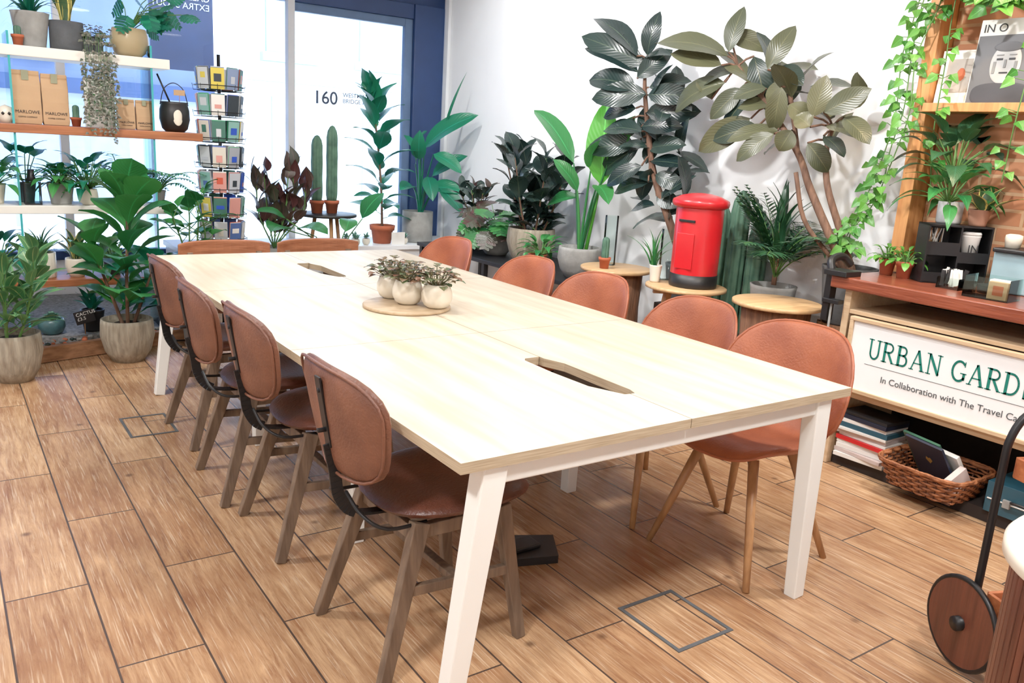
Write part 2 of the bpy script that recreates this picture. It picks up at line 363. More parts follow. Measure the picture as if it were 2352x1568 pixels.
e=empty('hanging_pub_sign'); b=B(); b.b2((.95,7.6,1.95),(1.55,7.64,3.3),mat('sign_navy',(40,54,90),.6)); b.tube([(1.25,7.62,3.3),(1.25,7.62,3.6),(1.25,11.8,3.6)],.02,BLACKM); b.obj('board',e)
text('GALLOWAY\nEXTRA STOUT','lettering',(1.52,7.595,2.62),.085,mat('sign_letter',(190,200,220),.6),(pi/2,0,0),e,mirror=True)

# ------------------------------------------------------------------ table
e=empty('conference_table')
W=1.472; L=3.27
b=B(); g=.0014; xc=W/2
secs=[(0,1.09,.485),(1.09,2.18,None),(2.18,3.27,2.62)]
for y0,y1,c in secs:
    y0+=g;y1-=g
    nl=[] if c is None else [(xc-g,c-.235),(xc-.02,c-.232),(xc-.068,c-.12),(xc-.078,c+.05),(xc-.075,c+.205),(xc-.06,c+.225),(xc-g,c+.225)]
    nr_=[] if c is None else [(xc+g,c+.2),(xc+.028,c+.12),(xc+.03,c-.2),(xc+.018,c-.235),(xc+g,c-.235)]
    b.prism([(0,y0),(xc-g,y0)]+nl+[(xc-g,y1),(0,y1)],.712,.74,TABLET,PLYEDGE)
    b.prism([(xc+g,y0),(W,y0),(W,y1),(xc+g,y1)]+nr_,.712,.74,TABLET,PLYEDGE)
b.obj('table_tops',e)
b=B()
def leg(x0,y0,x1,y1): b.beam((x0,y0,.712),(x1,y1,.0),(.07,.06),(.05,.045),LEGW)
leg(.105,.04,.01,.04); leg(1.355,.04,1.385,.04); leg(.105,L-.1,.0,L-.14); leg(1.37,L-.1,1.45,L-.12)
for y in (1.09,2.18):
    b.beam((.24,y,.7),(.24,y,0),(.06,.06),(.05,.05),LEGW); b.beam((1.23,y,.7),(1.23,y,0),(.06,.06),(.05,.05),LEGW)
    b.beam((.2,y,.687),(1.27,y,.687),(.05,.05),(.05,.05),LEGW)
b.beam((.12,.035,.686),(1.34,.035,.686),(.03,.052),(.03,.052),LEGW); b.beam((.12,L-.1,.686),(1.34,L-.1,.686),(.03,.052),(.03,.052),LEGW)
b.beam((.12,.06,.688),(.12,L-.1,.688),(.045,.045),(.045,.045),LEGW); b.beam((1.35,.06,.688),(1.35,L-.1,.688),(.045,.045),(.045,.045),LEGW)
b.obj('frame',e,bevel=.004)
b=B(); CTG=mat('cable_tray_gray',(120,110,100),.6)
for y in (.485,2.62): b.b2((xc+.03,y-.26,.63),(xc+.1,y+.26,.636),CTG); b.b2((xc+.096,y-.26,.636),(xc+.1,y+.26,.70),CTG)
b.obj('cable_trays',e)
b=B(); b.prism([(.62,.66),(.80,.60),(.88,.74),(.72,.82)],.001,.03,BLACKP); b.b2((.66,.68,.03),(.78,.76,.045),BLACKP); b.obj('floor_cable_box',bevel=.004)
TC=V((.69,1.60,.741))
b=B(); b.lathe(TC,[(.18,0),(.185,.004),(.185,.011),(.18,.014)],mat('tray_wood',(206,182,150),.5,c2=(172,146,112),scale=5,stretch=(1,8,1)),n=40); b.obj('round_serving_tray')
def minipot(x,y):
    e=empty('potted_fittonia',(x,y,.756)); b=B()
    b.lathe((0,0,0),[(.036,0),(.052,.01),(.064,.035),(.065,.06),(.057,.085),(.051,.1),(.046,.1),(.05,.085),(.0,.083)],CREAM,n=26); b.obj('pot',e)
    b=B(); b.lathe((0,0,.083),[(.047,0),(.02,.01)],SOIL,n=12)
    for i in range(80):
        a=i*2.4; el=R(-.1,1.3); l=R(.05,.085); c=V((cos(a)*R(0,.03),sin(a)*R(0,.03),.1+R(0,.03)))
        d=V((cos(a)*cos(el),sin(a)*cos(el),sin(el)*.8)); p=c+d*l*.75
        b.tube([c-V((0,0,.02)),p],.0012,MINI,n=4,cap=False)
        b.leaf(p,p+V((d.x,d.y,d.z*.3-.1))*l*.65,(0,0,1),l*.48,MINI,'oval',nt=4)
    b.obj('foliage',e)
minipot(.772,1.492); minipot(.695,1.605); minipot(.69,1.745)

# ------------------------------------------------------------------ chairs
def lerp(a,b,t): return a+(b-a)*t
def crom(pts,t):
    n=len(pts)-1; t=max(-.05,min(1.05,t))*n; i=max(0,min(n-1,int(t))); f=t-i
    P=[V(p) for p in pts]; a=P[i-1] if i>0 else P[0]*2-P[1]; b_=P[i]; c=P[i+1]; d=P[i+2] if i+2<=n else P[n]*2-P[n-1]
    return .5*((2*b_)+(-a+c)*f+(2*a-5*b_+4*c-d)*f*f+(-a+3*b_-3*c+d)*f**3)
def mk_brown():
    parts=[]
    b=B()
    def seat(u,v):
        w=.235-.02*(v<0)*abs(v); return (.06+v*.235, -u*w*(1-.06*v*v), .455+.018*u*u+.008*v-.02*(v>.6)*(v-.6))
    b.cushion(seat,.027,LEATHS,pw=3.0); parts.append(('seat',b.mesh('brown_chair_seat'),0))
    b=B()
    def back(u,v):
        w=lerp(.185,.252,min(1,(v+1)/1.6)); z=.70+v*.15; return (-.262-.05*(v+1)/2*1.0+.05*u*u, u*w, z+.012*(1-u*u)*(v>0)*v)
    b.cushion(back,.024,LEATHB,pw=3.8)
    pts=[]
    for j in range(41):
        t=2*pi*j/40; cx,sy=cos(t),sin(t); q=(abs(cx)**3.8+abs(sy)**3.8)**(-1/3.8)*.985; p=V(back(cx*q,sy*q)); pts.append(p+V((-.018,0,0)))
    b.tube(pts,.0045,LEATHB,n=6,cap=False); parts.append(('back_pad',b.mesh('brown_chair_back'),0))
    b=B()
    b.box((-.318,0,.73),(.006,.032,.2),BLACKM,Matrix.Rotation(-.17,3,'Y'))
    P=smoothpath([(-.302,0,.64),(-.285,0,.56),(-.27,0,.48),(-.22,0,.425),(-.1,0,.41),(.05,0,.415)],5)
    for a,c in zip(P[:-1],P[1:]): b.beam(a,c,(.034,.008) ,(.034,.008),BLACKM)
    for z in (.68,.79): b.tube([(-.335,0,z),(-.31,0,z)],.007,BLACKM,n=8)
    for sy in(-1,1):
        P=smoothpath([(-.26,sy*.02,.5),(-.25,sy*.1,.46),(-.2,sy*.15,.43),(-.08,sy*.15,.425)],4); b.tube(P,.006,BLACKM,n=6)
    parts.append(('metal_bracket',b.mesh('brown_chair_bracket'),.001))
    b=B()
    for sy in(-1,1):
        b.beam((-.105,sy*.155,.43),(-.235,sy*.21,0),(.05,.036),(.034,.028),LEGOAK)
        b.beam((.16,sy*.165,.43),(.225,sy*.205,0),(.046,.036),(.032,.028),LEGOAK)
        b.beam((-.165,sy*.182,.25),(.185,sy*.187,.23),(.02,.03),(.02,.03),LEGOAK)
        b.beam((-.12,sy*.155,.405),(.17,sy*.162,.405),(.025,.04),(.025,.04),LEGOAK)
    b.beam((-.115,-.16,.395),(-.115,.16,.395),(.022,.045),(.022,.045),LEGOAK); b.beam((.16,-.16,.395),(.16,.16,.395),(.022,.045),(.022,.045),LEGOAK)
    b.beam((.01,-.185,.24),(.01,.185,.24),(.03,.02),(.03,.02),LEGOAK)
    parts.append(('legs',b.mesh('brown_chair_legs'),.003))
    return parts
def mk_tan():
    parts=[]; b=B()
    prof=[(.25,0,.435),(.15,0,.455),(0,0,.44),(-.13,0,.445),(-.215,0,.52),(-.255,0,.64),(-.285,0,.75),(-.31,0,.845)]
    def sh(u,v):
        t=(v+1)/2; p=crom(prof,t); bk=min(1,max(0,(t-.42)/.2)); bk=bk*bk*(3-2*bk)
        w=lerp(.24,.278,bk)-.03*exp(-((t-.5)/.12)**2)-.012*max(0,t-.8)*5
        return (p.x+bk*.115*abs(u)**2.2, -u*w, p.z+(1-bk)*.045*abs(u)**2.5)
    b.cushion(sh,.021,LEATHT,pw=3.4,nr=10,na=48,ex=8)
    pts=[]
    for j in range(65):
        t=2*pi*j/64; cx,sy=cos(t),sin(t); q=(abs(cx)**3.4+abs(sy)**3.4)**(-1/3.4); pts.append(V(sh(cx*q,sy*q)))
    b.tube(pts,.006,LEATHT,n=6,cap=False)
    parts.append(('shell',b.mesh('tan_chair_shell'),0))
    b=B()
    for sx in(-1,1):
        for sy in(-1,1): b.tube([(sx*.11+.01,sy*.11,.42),(sx*.235,sy*.225,0)],[.019,.012],LEGBEE,n=12)
    parts.append(('legs',b.mesh('tan_chair_legs'),0))
    b=B(); 
    for s_ in(-1,1): b.beam((-.11,-.11*s_,.405),(.13,.11*s_,.405),(.02,.012),(.02,.012),BLACKM)
    b.lathe((.01,0,.40),[(.05,0),(.05,.02)],BLACKM,n=16); parts.append(('under_bracket',b.mesh('tan_chair_bracket'),0))
    return parts
def mk_wood():
    parts=[]; b=B()
    def seat(u,v): return (.03+v*.21,-u*.22,.45+.01*u*u)
    b.cushion(seat,.02,LEATHB,pw=4); parts.append(('seat',b.mesh('wood_chair_seat'),0))
    b=B(); n=13
    vs=[];
    for i in range(n):
        u=-1+2*i/(n-1); x=-.2-.05*(1-u*u); y=u*.265; hz=.045*(1-.25*abs(u)**6)
        vs+=[(x-.011,y,.735-hz),(x+.011,y,.735-hz),(x+.011,y,.735+hz+.006*(1-u*u)),(x-.011,y,.735+hz+.006*(1-u*u))]
    fs=[(i*4+j,i*4+(j+1)%4,(i+1)*4+(j+1)%4,(i+1)*4+j) for i in range(n-1) for j in range(4)]+[(3,2,1,0),tuple((n-1)*4+j for j in range(4))]
    b.add(vs,fs,wood('walnut_rail',(172,108,74),(136,78,48),'y',.4),False)
    parts.append(('back_rail',b.mesh('wood_chair_rail'),.006))
    b=B()
    for sy in(-1,1):
        b.beam((-.205,sy*.2,.72),(-.17,sy*.19,.42),(.025,.03),(.03,.03),LEGOAK); b.beam((-.17,sy*.19,.43),(-.22,sy*.2,0),.034,.026,LEGOAK); b.beam((.19,sy*.18,.43),(.21,sy*.19,0),.034,.026,LEGOAK)
        b.beam((-.17,sy*.18,.41),(.19,sy*.18,.41),(.02,.04),(.02,.04),LEGOAK)
    parts.append(('legs',b.mesh('wood_chair_legs'),.003)); return parts
def put(parts,name,loc,rz):
    e=empty(name,loc,rz)
    for n,me,bv in parts: place(n,me,e,bv)
BR=mk_brown(); TN=mk_tan(); WD=mk_wood()
for y,dx,rz in ((.50,-.01,.03),(1.27,-.015,0),(1.78,-.05,-.03),(2.44,-.02,.04)): put(BR,'brown_leather_dining_chair',(.20+dx,y,0),rz)
for y,dx,rz in ((.37,0,.06),(.90,0,-.03),(1.545,.0,.03),(2.12,.0,-.02),(2.95,.0,.06)): put(TN,'tan_leather_shell_chair',(1.47+dx,y,0),pi+rz)
for x in (.465,1.04): put(WD,'wooden_dining_chair',(x,3.27,0),-pi/2)

def hatch(x0,y0,x1,y1):
    b=B(); t=.013
    for a,c in (((x0,y0),(x1,y0+t)),((x0,y1-t),(x1,y1)),((x0,y0+t),(x0+t,y1-t)),((x1-t,y0+t),(x1,y1-t))): b.b2((a[0],a[1],.0005),(c[0],c[1],.003),CONCD)
    b.obj('floor_access_hatch')
hatch(.79,-.005,1.03,.27); hatch(-.26,2.5,-.045,2.8)

# ------------------------------------------------------------------ plant helpers
def pot(b,c,r,h,m,kind='cone',rim=None,ribs=0):
    x,y,z=c; rd=.02 if ribs else 0
    P={'cone':[(r*.72,0),(r*.74,.01),(r*.97,h*.93),(r,h),(r*.9,h),(r*.88,h*.9),(0.001,h*.88)],
       'round':[(r*.55,0),(r*.8,h*.15),(r*1.0,h*.5),(r*.96,h*.8),(r*.86,h),(r*.78,h),(r*.8,h*.88),(.001,h*.86)],
       'terra':[(r*.68,0),(r*.85,h*.72),(r*.95,h*.72),(r,h),(r*.88,h),(r*.85,h*.85),(.001,h*.84)],
       'cyl':[(r*.92,0),(r,.01),(r,h),(r*.92,h),(r*.9,h*.9),(.001,h*.88)],
       'belly':[(r*.6,0),(r*.85,h*.25),(r,h*.62),(r*.97,h*.9),(r*.95,h),(r*.87,h),(r*.88,h*.9),(.001,h*.88)]}[kind]
    b.lathe((x,y,z),P,m,n=60 if ribs else 28,ribs=ribs,rd=rd)
    b.lathe((x,y,z+h*.86),[(r*.8,0),(r*.5,.008),(.002,.012)],SOIL,n=16,cap=False)
def dirv(az,el): return V((cos(az)*cos(el),sin(az)*cos(el),sin(el)))
def rosette(b,c,n,L,w,m,kind='lance',el=(.2,1.3),pet=.0,stem=None,bend=.12,curl=.15,spread=.02):
    c=V(c); stem=stem or STEMG
    for i in range(n):
        az=i*2.4+R(-.3,.3)
        e_=lerp(el[1],el[0],i/max(1,n-1))+R(-.1,.1); l=R(*L); p0=c+V((cos(az),sin(az),0))*spread*R(.2,1)
        d=dirv(az,e_)
        p1=p0+d*pet*R(.7,1.1)
        if pet: b.tube([p0,p0.lerp(p1,.5)+V((0,0,pet*.06)),p1],[.004,.0035,.003],stem,n=5,cap=False)
        d2=dirv(az,e_-(.6 if pet else .05))
        b.leaf(p1,p1+d2*l,(0,0,1) if e_<1.2 else (-cos(az),-sin(az),.3),w*R(.8,1.1)*(l/((L[0]+L[1])/2)),m,kind,bend=bend,curl=curl)
def stalk(b,pts,n,L,w,m,kind='oval',r=(.012,.006),sm=None,t0=.15,el=(-.1,.8),pet=.03):
    P=smoothpath(pts,5); k=len(P); b.tube(P,[lerp(r[0],r[1],i/(k-1)) for i in range(k)],sm or TRUNK,n=7)
    for i in range(n):
        t=t0+(1-t0)*i/max(1,n-1); f=t*(k-1); j=min(k-2,int(f)); c=P[j].lerp(P[j+1],f-j)
        az=i*2.4+R(-.4,.4); e_=lerp(el[0],el[1],t)+R(-.2,.2); d=dirv(az,e_); l=R(*L)*(1-.25*(t>.9))
        p1=c+dirv(az,e_+.3)*pet; b.tube([c,p1],.003,STEMG,n=4,cap=False)
        b.leaf(p1,p1+d*l,(R(-.3,.3),R(-.3,.3),1),w*R(.85,1.1),m,kind,bend=.1,curl=.1)
def frond(b,p0,az,el,Lf,n,ll,m,w=.018,droop=.5):
    P=[];p=V(p0);e_=el
    for i in range(12):
        P.append(p.copy()); p=p+dirv(az,e_)*Lf/11; e_-=droop/11*1.6
    b.tube(P,[.005-.0003*i for i in range(12)],STEMG,n=5,cap=False)
    for i in range(n):
        t=.25+.75*i/(n-1); f=t*11; j=min(10,int(f)); c=P[j].lerp(P[j+1],f-j); d=(P[j+1]-P[j]).normalized(); sd=d.cross(V((0,0,1))).normalized()
        l=ll*(sin(pi*(t*.75+.2)))
        for s_ in(-1,1):
            b.leaf(c,c+(d*.6+sd*s_*.8+V((0,0,-.25*R(.3,1.3)))).normalized()*l,(0,0,1),w,m,'lance',bend=.05,nt=4)
def plant(name,fn,potfn=None,xmax=3.185,xmin=-9):
    e=empty(name)
    b=B(); fn(b)
    b.v=[(max(xmin,min(xmax,p[0])),p[1],p[2]) for p in b.v]; b.obj('foliage',e)
    if potfn: b=B(); potfn(b); b.obj('pot',e)
    return e
def cactus(b,c,h,r,m=CACT,ribs=8):
    prof=[(r*.8,0),(r,h*.1)]+[(r*(1+.03*sin(i*2)),h*(.1+.75*i/6)) for i in range(1,7)]+[(r*.8,h*.93),(r*.4,h*.985),(.002,h)]
    b.lathe(c,prof,m,n=ribs*6,ribs=ribs,rd=.1)
def monstera(b,base,tip,nrm,w,m):
    base=V(base);tip=V(tip);ax=tip-base;L_=ax.length;d=ax/L_;sd=d.cross(V(nrm)).normalized();up=sd.cross(d)
    for s_ in(-1,1):
        for k in range(6):
            t0=k/6.3; t1=(k+.82)/6.3; a=base+ax*t0; c=base+ax*t1
            ww=w/2*[.75,1,1,.88,.7,.42][k]
            o0=a+sd*s_*ww+d*L_*.06-up*.12*ww; o1=c+sd*s_*ww*.95+d*L_*.08-up*.12*ww; mid=(a+c)/2+sd*s_*ww*1.1+d*L_*.09-up*.16*ww
            vs=[a,c+ (ax*.02),o1,mid,o0]; b.add(vs,[(0,1,2,3,4) if s_>0 else (4,3,2,1,0)],m,True,[(.53,t0),(.53,t1),(.9,t1),(1,.5),(.9,t0)])

# ------------------------------------------------------------------ glass shelving unit
e=empty('glass_display_shelf')
Y0,Y1=4.36,4.68
b=B()
for x in (-.495,.28): b.b2((x-.005,Y0,.086),(x+.005,Y1,1.9),GLASSG)
b.obj('glass_uprights',e)
b=B()
for x in (-.495,.28): b.b2((x-.006,Y0-.004,.086),(x+.006,Y0,1.9),GLASSE)
b.obj('glass_edges',e)
b=B(); b.b2((-1.3,Y0-.01,1.765),(.39,Y1,1.825),SHWHITE); b.b2((-1.3,Y0-.01,.85),(.38,Y1,.9),SHWHITE); b.obj('white_shelves',e,bevel=.004)
b=B(); b.b2((-1.3,Y0-.02,1.328),(.58,Y1,1.38),SHWOOD); b.b2((-1.3,Y0-.02,.395),(.3,Y1,.44),SHWOOD); b.obj('wood_shelves',e,bevel=.004)
T=1.826; YS=4.5
plant('potted_dracaena',lambda b:rosette(b,(-.36,YS,T+.18),30,(.2,.34),.03,GRNC,'grass',(.3,1.4),curl=.2),lambda b:pot(b,(-.36,YS,T),.105,.2,CONC,'cone'))
plant('potted_snake_plant',lambda b:rosette(b,(-.17,YS,T+.15),10,(.2,.36),.07,SNAKE,'strap',(1.1,1.5),curl=0),lambda b:pot(b,(-.17,YS,T),.095,.17,CONCD,'cyl'))
plant('terracotta_mini_pot',lambda b:cactus(b,(-.44,4.4,T+.05),.06,.018),lambda b:pot(b,(-.44,4.4,T),.035,.06,TERRA,'terra'))
def f(b):
    for i in range(26):
        az=R(-.9,.4) if i>8 else R(0,6.28); l=R(.08,.3); c=V((.18,YS,T+.15)); p=c+dirv(az,R(.2,1.1))*l+V((.06,0,.02)); b.tube([c,(c+p)/2+V((0,0,.05)),p],.003,STEMG,n=4,cap=False); az2=az+R(-1,1); monstera(b,p,p+dirv(az2,R(-.9,.5))*R(.1,.15),(0,-.8,.8),.11,GRNC)
plant('potted_monkey_mask_plant',f,lambda b:pot(b,(.18,YS-.02,T),.115,.17,BEIGE,'round'))
HEART=leafmat('string_of_hearts_leaf',(72,88,70),(110,104,92),rib=(130,134,124))
def f(b):
    for i in range(18):
        x=-.03+R(-.08,.08); y=YS-.1+R(-.03,.0); z=T+.12; pts=[(x*.6-.012,YS,z),(x,Y0-.03+R(-.02,.0),z-.02),(x+R(-.01,.01),Y0-.045,T-.05)]
        zz=T-.05; bot=R(1.32,1.66)
        while zz>bot: zz-=.06; pts.append((pts[-1][0]+R(-.01,.01),Y0-.045+R(-.012,.004),zz))
        P=smoothpath(pts,3); b.tube(P,.0012,STEMG,n=3,cap=False)
        for p in P[3:]:
            for k in range(2):
                a=R(0,6.28); q=p+V((cos(a)*.014,sin(a)*.006,R(-.01,.01))); b.leaf(q,q+V((cos(a)*.022,-.008,-.014)),(0,-1,.5),.022,HEART,'heart',nt=3)
    for i in range(140):
        a=R(0,6.28); q=V((-.03+cos(a)*R(0,.09),YS-.05+sin(a)*R(0,.06),T+R(.06,.16))); b.leaf(q,q+V((cos(a)*.024,sin(a)*.02,-.004)),(0,-.6,1),.024,HEART,'heart',nt=3)
plant('trailing_string_of_hearts',f,lambda b:pot(b,(-.03,YS,T),.06,.1,CONCD,'cyl'))
TAPE=mat('bag_tape',(150,150,120),.5)
def bag(x,w,h,txt=True,y=4.46):
    e=empty('paper_coffee_bag',(x,y,1.381)); b=B(); d=w*.55
    ring=lambda wx,dy,z,ox=0:[(-wx/2,-dy/2+ox,z),(wx/2,-dy/2+ox,z),(wx/2,dy/2+ox,z),(-wx/2,dy/2+ox,z)]
    lv=[ring(w*.94,d,0),ring(w,d*1.05,h*.08),ring(w*.98,d,h*.45),ring(w,d*.75,h*.72),ring(w*.99,.02,h*.9),ring(w*.98,.028,h*.93),ring(w*.97,.03,h)]
    vs=[p for r_ in lv for p in r_]; fs=[(i*4+j,i*4+(j+1)%4,(i+1)*4+(j+1)%4,(i+1)*4+j) for i in range(6) for j in range(4)]+[(3,2,1,0),(24,25,26,27)]
    b.add(vs,fs,KRAFT,False); b.obj('bag',e,bevel=.004)
    b=B(); b.b2((-w*.12,-.024,h*.82),(w*.12,-.018,h*1.005),TAPE); b.obj('closure_strip',e)
    text('MARLOWE','brand_text',(0,-d/2-.004,h*.2),w*.17,INK,(pi/2,0,0),e,'CENTER'); text('COFFEE COMPANY','brand_subtext',(0,-d/2-.004,h*.12),w*.075,INK,(pi/2,0,0),e,'CENTER')
bag(-.415,.155,.31); bag(-.262,.145,.30); bag(.135,.105,.185); bag(.243,.1,.185)
e=empty('framed_botanical_print'); b=B(); b.b2((-.09,4.52,1.381),(.085,4.535,1.68),PAPER); b.obj('board',e); b=B()
for i in range(26): p=V((R(-.04,.04),4.517,1.5+R(-.05,.09))); b.leaf(p,p+V((R(-.02,.02),0,R(.005,.03))),(0,-1,0),.012,GRN,nt=3)
b.obj('drawing',e)
plant('potted_mini_cactus',lambda b:cactus(b,(-.155,4.43,1.42),.09,.018),lambda b:pot(b,(-.155,4.43,1.381),.034,.055,TERRA,'terra'))
e=empty('black_enamel_pitcher',(.435,4.47,1.381)); b=B(); b.lathe((0,0,0),[(.06,0),(.08,.02),(.095,.08),(.092,.14),(.082,.175),(.088,.19),(.08,.19),(.075,.17),(.001,.165)],BLACKP); b.obj('body',e)
b=B(); b.tube(smoothpath([(-.088,0,.17),(-.06,0,.27),(0,0,.31),(.06,0,.27),(.088,0,.17)],5),.003,BLACKM); b.obj('handle',e)
b=B(); b.cushion(lambda u,v:(u*.03,-.097+.013*u*u,.09+v*.05),.003,CREAM,pw=2); b.obj('oval_badge',e)
b=B(); b.tube([(-.02,0,.17),(-.1,0,.36)],.006,BLACKP); b.box((.03,-.02,.25),(.07,.003,.035),KRAFT); b.tube([(.03,-.018,.16),(.03,-.018,.25)],.002,LEGBEE); b.obj('utensils',e)
e=empty('ceramic_skull_ornament'); b=B(); b.lathe((-.53,4.42,1.381),[(.03,0),(.04,.03),(.045,.06),(.035,.09),(.001,.105)],CREAM,n=16); b.obj('skull',e); b=B()
for s_ in(-1,1): b.lathe((-.53+s_*.016,4.378,1.435),[(.001,-.01),(.01,0),(.001,.01)],BLACKP,n=8)
b.obj('eyes',e)
Mz=.901
def lantern(x):
    e=empty('glass_bottle_lantern',(x,4.44,Mz)); b=B(); b.box((0,0,.07),(.085,.085,.14),GLASSG); b.obj('glass_body',e); b=B(); b.lathe((0,0,.14),[(.035,0),(.018,.03),(.018,.07)],BLACKM,n=14)
    for sx in(-1,1):
        for sy in(-1,1): b.box((sx*.043,sy*.043,.07),(.006,.006,.14),BLACKM)
    b.box((0,0,.004),(.09,.09,.008),BLACKM); b.obj('metal_frame',e)
lantern(-.42)
plant('potted_peperomia',lambda b:rosette(b,(-.26,YS,Mz+.12),44,(.08,.16),.05,GRN,'lance',(.1,1.3),pet=.08),lambda b:pot(b,(-.26,YS-.02,Mz),.08,.13,CONC,'cone'))
plant('potted_pothos',lambda b:rosette(b,(-.11,YS,Mz+.1),50,(.08,.15),.06,GRNC,'heart',(.0,1.3),pet=.16),lambda b:pot(b,(-.11,4.45,Mz),.06,.1,CREAM,'round'))
def f(b):
    for i in range(20): frond(b,(.1+R(-.02,.02),YS,Mz+.1),R(0,6.28),R(.5,1.3),R(.24,.42),13,.09,GRN,.015,.9)
plant('potted_parlour_palm',f,lambda b:pot(b,(.1,YS,Mz),.07,.12,CREAM,'cone'))
def f(b): rosette(b,(-.44,YS+.08,Mz+.12),9,(.12,.17),.12,GRNC,'heart',(.3,1.35),pet=.2)
plant('potted_alocasia',f,lambda b:pot(b,(-.44,YS+.1,Mz),.06,.12,CONCD,'cone'))
plant('potted_fern',lambda b:[frond(b,(.33,YS,Mz+.08),R(0,6.28),R(.4,1.3),R(.24,.36),12,.07,GRNC,.014,1.) for i in range(14)],lambda b:pot(b,(.33,YS+.05,Mz),.05,.09,CONC))
plant('potted_calathea',lambda b:rosette(b,(-.62,YS,Mz+.1),20,(.12,.2),.07,GRN,'lance',(.2,1.3),pet=.12),lambda b:pot(b,(-.62,YS,Mz),.07,.12,CREAM))
Bz=.441
plant('potted_spider_plant',lambda b:rosette(b,(-.39,YS,Bz+.14),44,(.14,.24),.018,VARI,'grass',(.2,1.35),curl=.35),lambda b:pot(b,(-.39,4.46,Bz),.075,.16,CREAM,'cyl',ribs=18))
plant('potted_snake_plant',lambda b:rosette(b,(-.2,YS-.03,Bz+.1),12,(.12,.22),.05,SNAKE,'strap',(.8,1.4),curl=0),lambda b:pot(b,(-.2,4.45,Bz),.068,.12,CREAM,'belly'))
plant('potted_ivy',lambda b:rosette(b,(.02,YS,Bz+.1),50,(.07,.13),.055,GRN,'heart',(-.2,1.3),pet=.12),lambda b:pot(b,(.02,4.5,Bz),.06,.11,CONCD))
plant('potted_peace_lily',lambda b:rosette(b,(-.62,YS,Bz+.1),26,(.14,.22),.06,GRNC,'lance',(.1,1.3),pet=.14),lambda b:pot(b,(-.62,4.5,Bz),.07,.12,CONC))
plant('potted_aloe',lambda b:rosette(b,(-.13,4.42,.22),12,(.12,.2),.05,GRNC,'lance',(.4,1.4),curl=0),lambda b:pot(b,(-.13,4.42,.086),.075,.14,BLACKP,'cone'))
e=empty('cactus_price_tag'); b=B(); b.box((-.19,4.325,.2),(.115,.006,.085),BLACKP,Matrix.Rotation(-.25,3,'Y')); b.tube([(-.19,4.33,.086),(-.19,4.33,.2)],.003,LEGBEE); b.obj('board',e)
text('CACTUS\n£3.5','price_lettering',(-.238,4.3205,.2),.03,PAPER,(pi/2,-.25,0),e)
BLUEL=leafmat('echeveria_leaf',(86,138,120),(114,158,132),trans=.05)
def f(b):
    c=V((-.37,4.4,.17))
    for i in range(40):
        a=i*2.4; el=lerp(1.3,-.1,i/40); d=dirv(a,el); b.leaf(c+d*.02,c+d*R(.05,.07),(0,0,1),.035,BLUEL,'oval',fold=.5,nt=4)
plant('potted_echeveria',f,lambda b:pot(b,(-.37,4.4,.086),.08,.1,BLUEC,'round'))
def f(b):
    stalk(b,[(-.01,3.9,.2),(0,3.92,.5),(.02,3.94,.8),(.02,3.95,.98)],24,(.22,.33),.2,GRN,'fiddle',el=(.15,1.1),t0=.1)
    stalk(b,[(-.03,3.9,.2),(-.1,3.93,.45),(-.18,3.95,.7)],12,(.2,.3),.19,GRN,'fiddle',el=(.0,.9),t0=.2)
    stalk(b,[(.02,3.92,.2),(.1,3.95,.4),(.16,3.97,.55)],8,(.2,.28),.17,GRNC,'fiddle',el=(.0,.8),t0=.2)
plant('potted_fiddle_leaf_fig',f,lambda b:pot(b,(-.01,3.92,.0),.155,.26,STONE,'belly'))
def f(b):
    for dx,dy in ((0,0),(-.05,.04),(.05,.03),(0,-.05),(.04,-.04)):
        stalk(b,[(-.66+dx,3.68+dy,.2),(-.66+dx*2.5,3.68+dy*2.5,.4),(-.66+dx*3.5,3.68+dy*3.5,.55+R(0,.1))],16,(.16,.22),.07,VARI,'lance',r=(.008,.004),sm=STEMG,el=(.0,1.),t0=.2,pet=.06)
plant('potted_aglaonema',f,lambda b:pot(b,(-.63,3.7,.0),.145,.27,STONE,'belly'))
def f(b):
    for k in range(4):
        x=.38+.05*k; stalk(b,[(.44,4.18,.45),(x,4.16,.7),(x+R(-.06,.03),4.12,.84+.04*k)],9,(.12,.19),.11,GRN,'heart',r=(.007,.004),sm=STEMG,el=(-.3,.7),pet=.09)
plant('climbing_philodendron',f,lambda b:pot(b,(.47,4.12,0.0),.13,.48,CONC,'cone'))
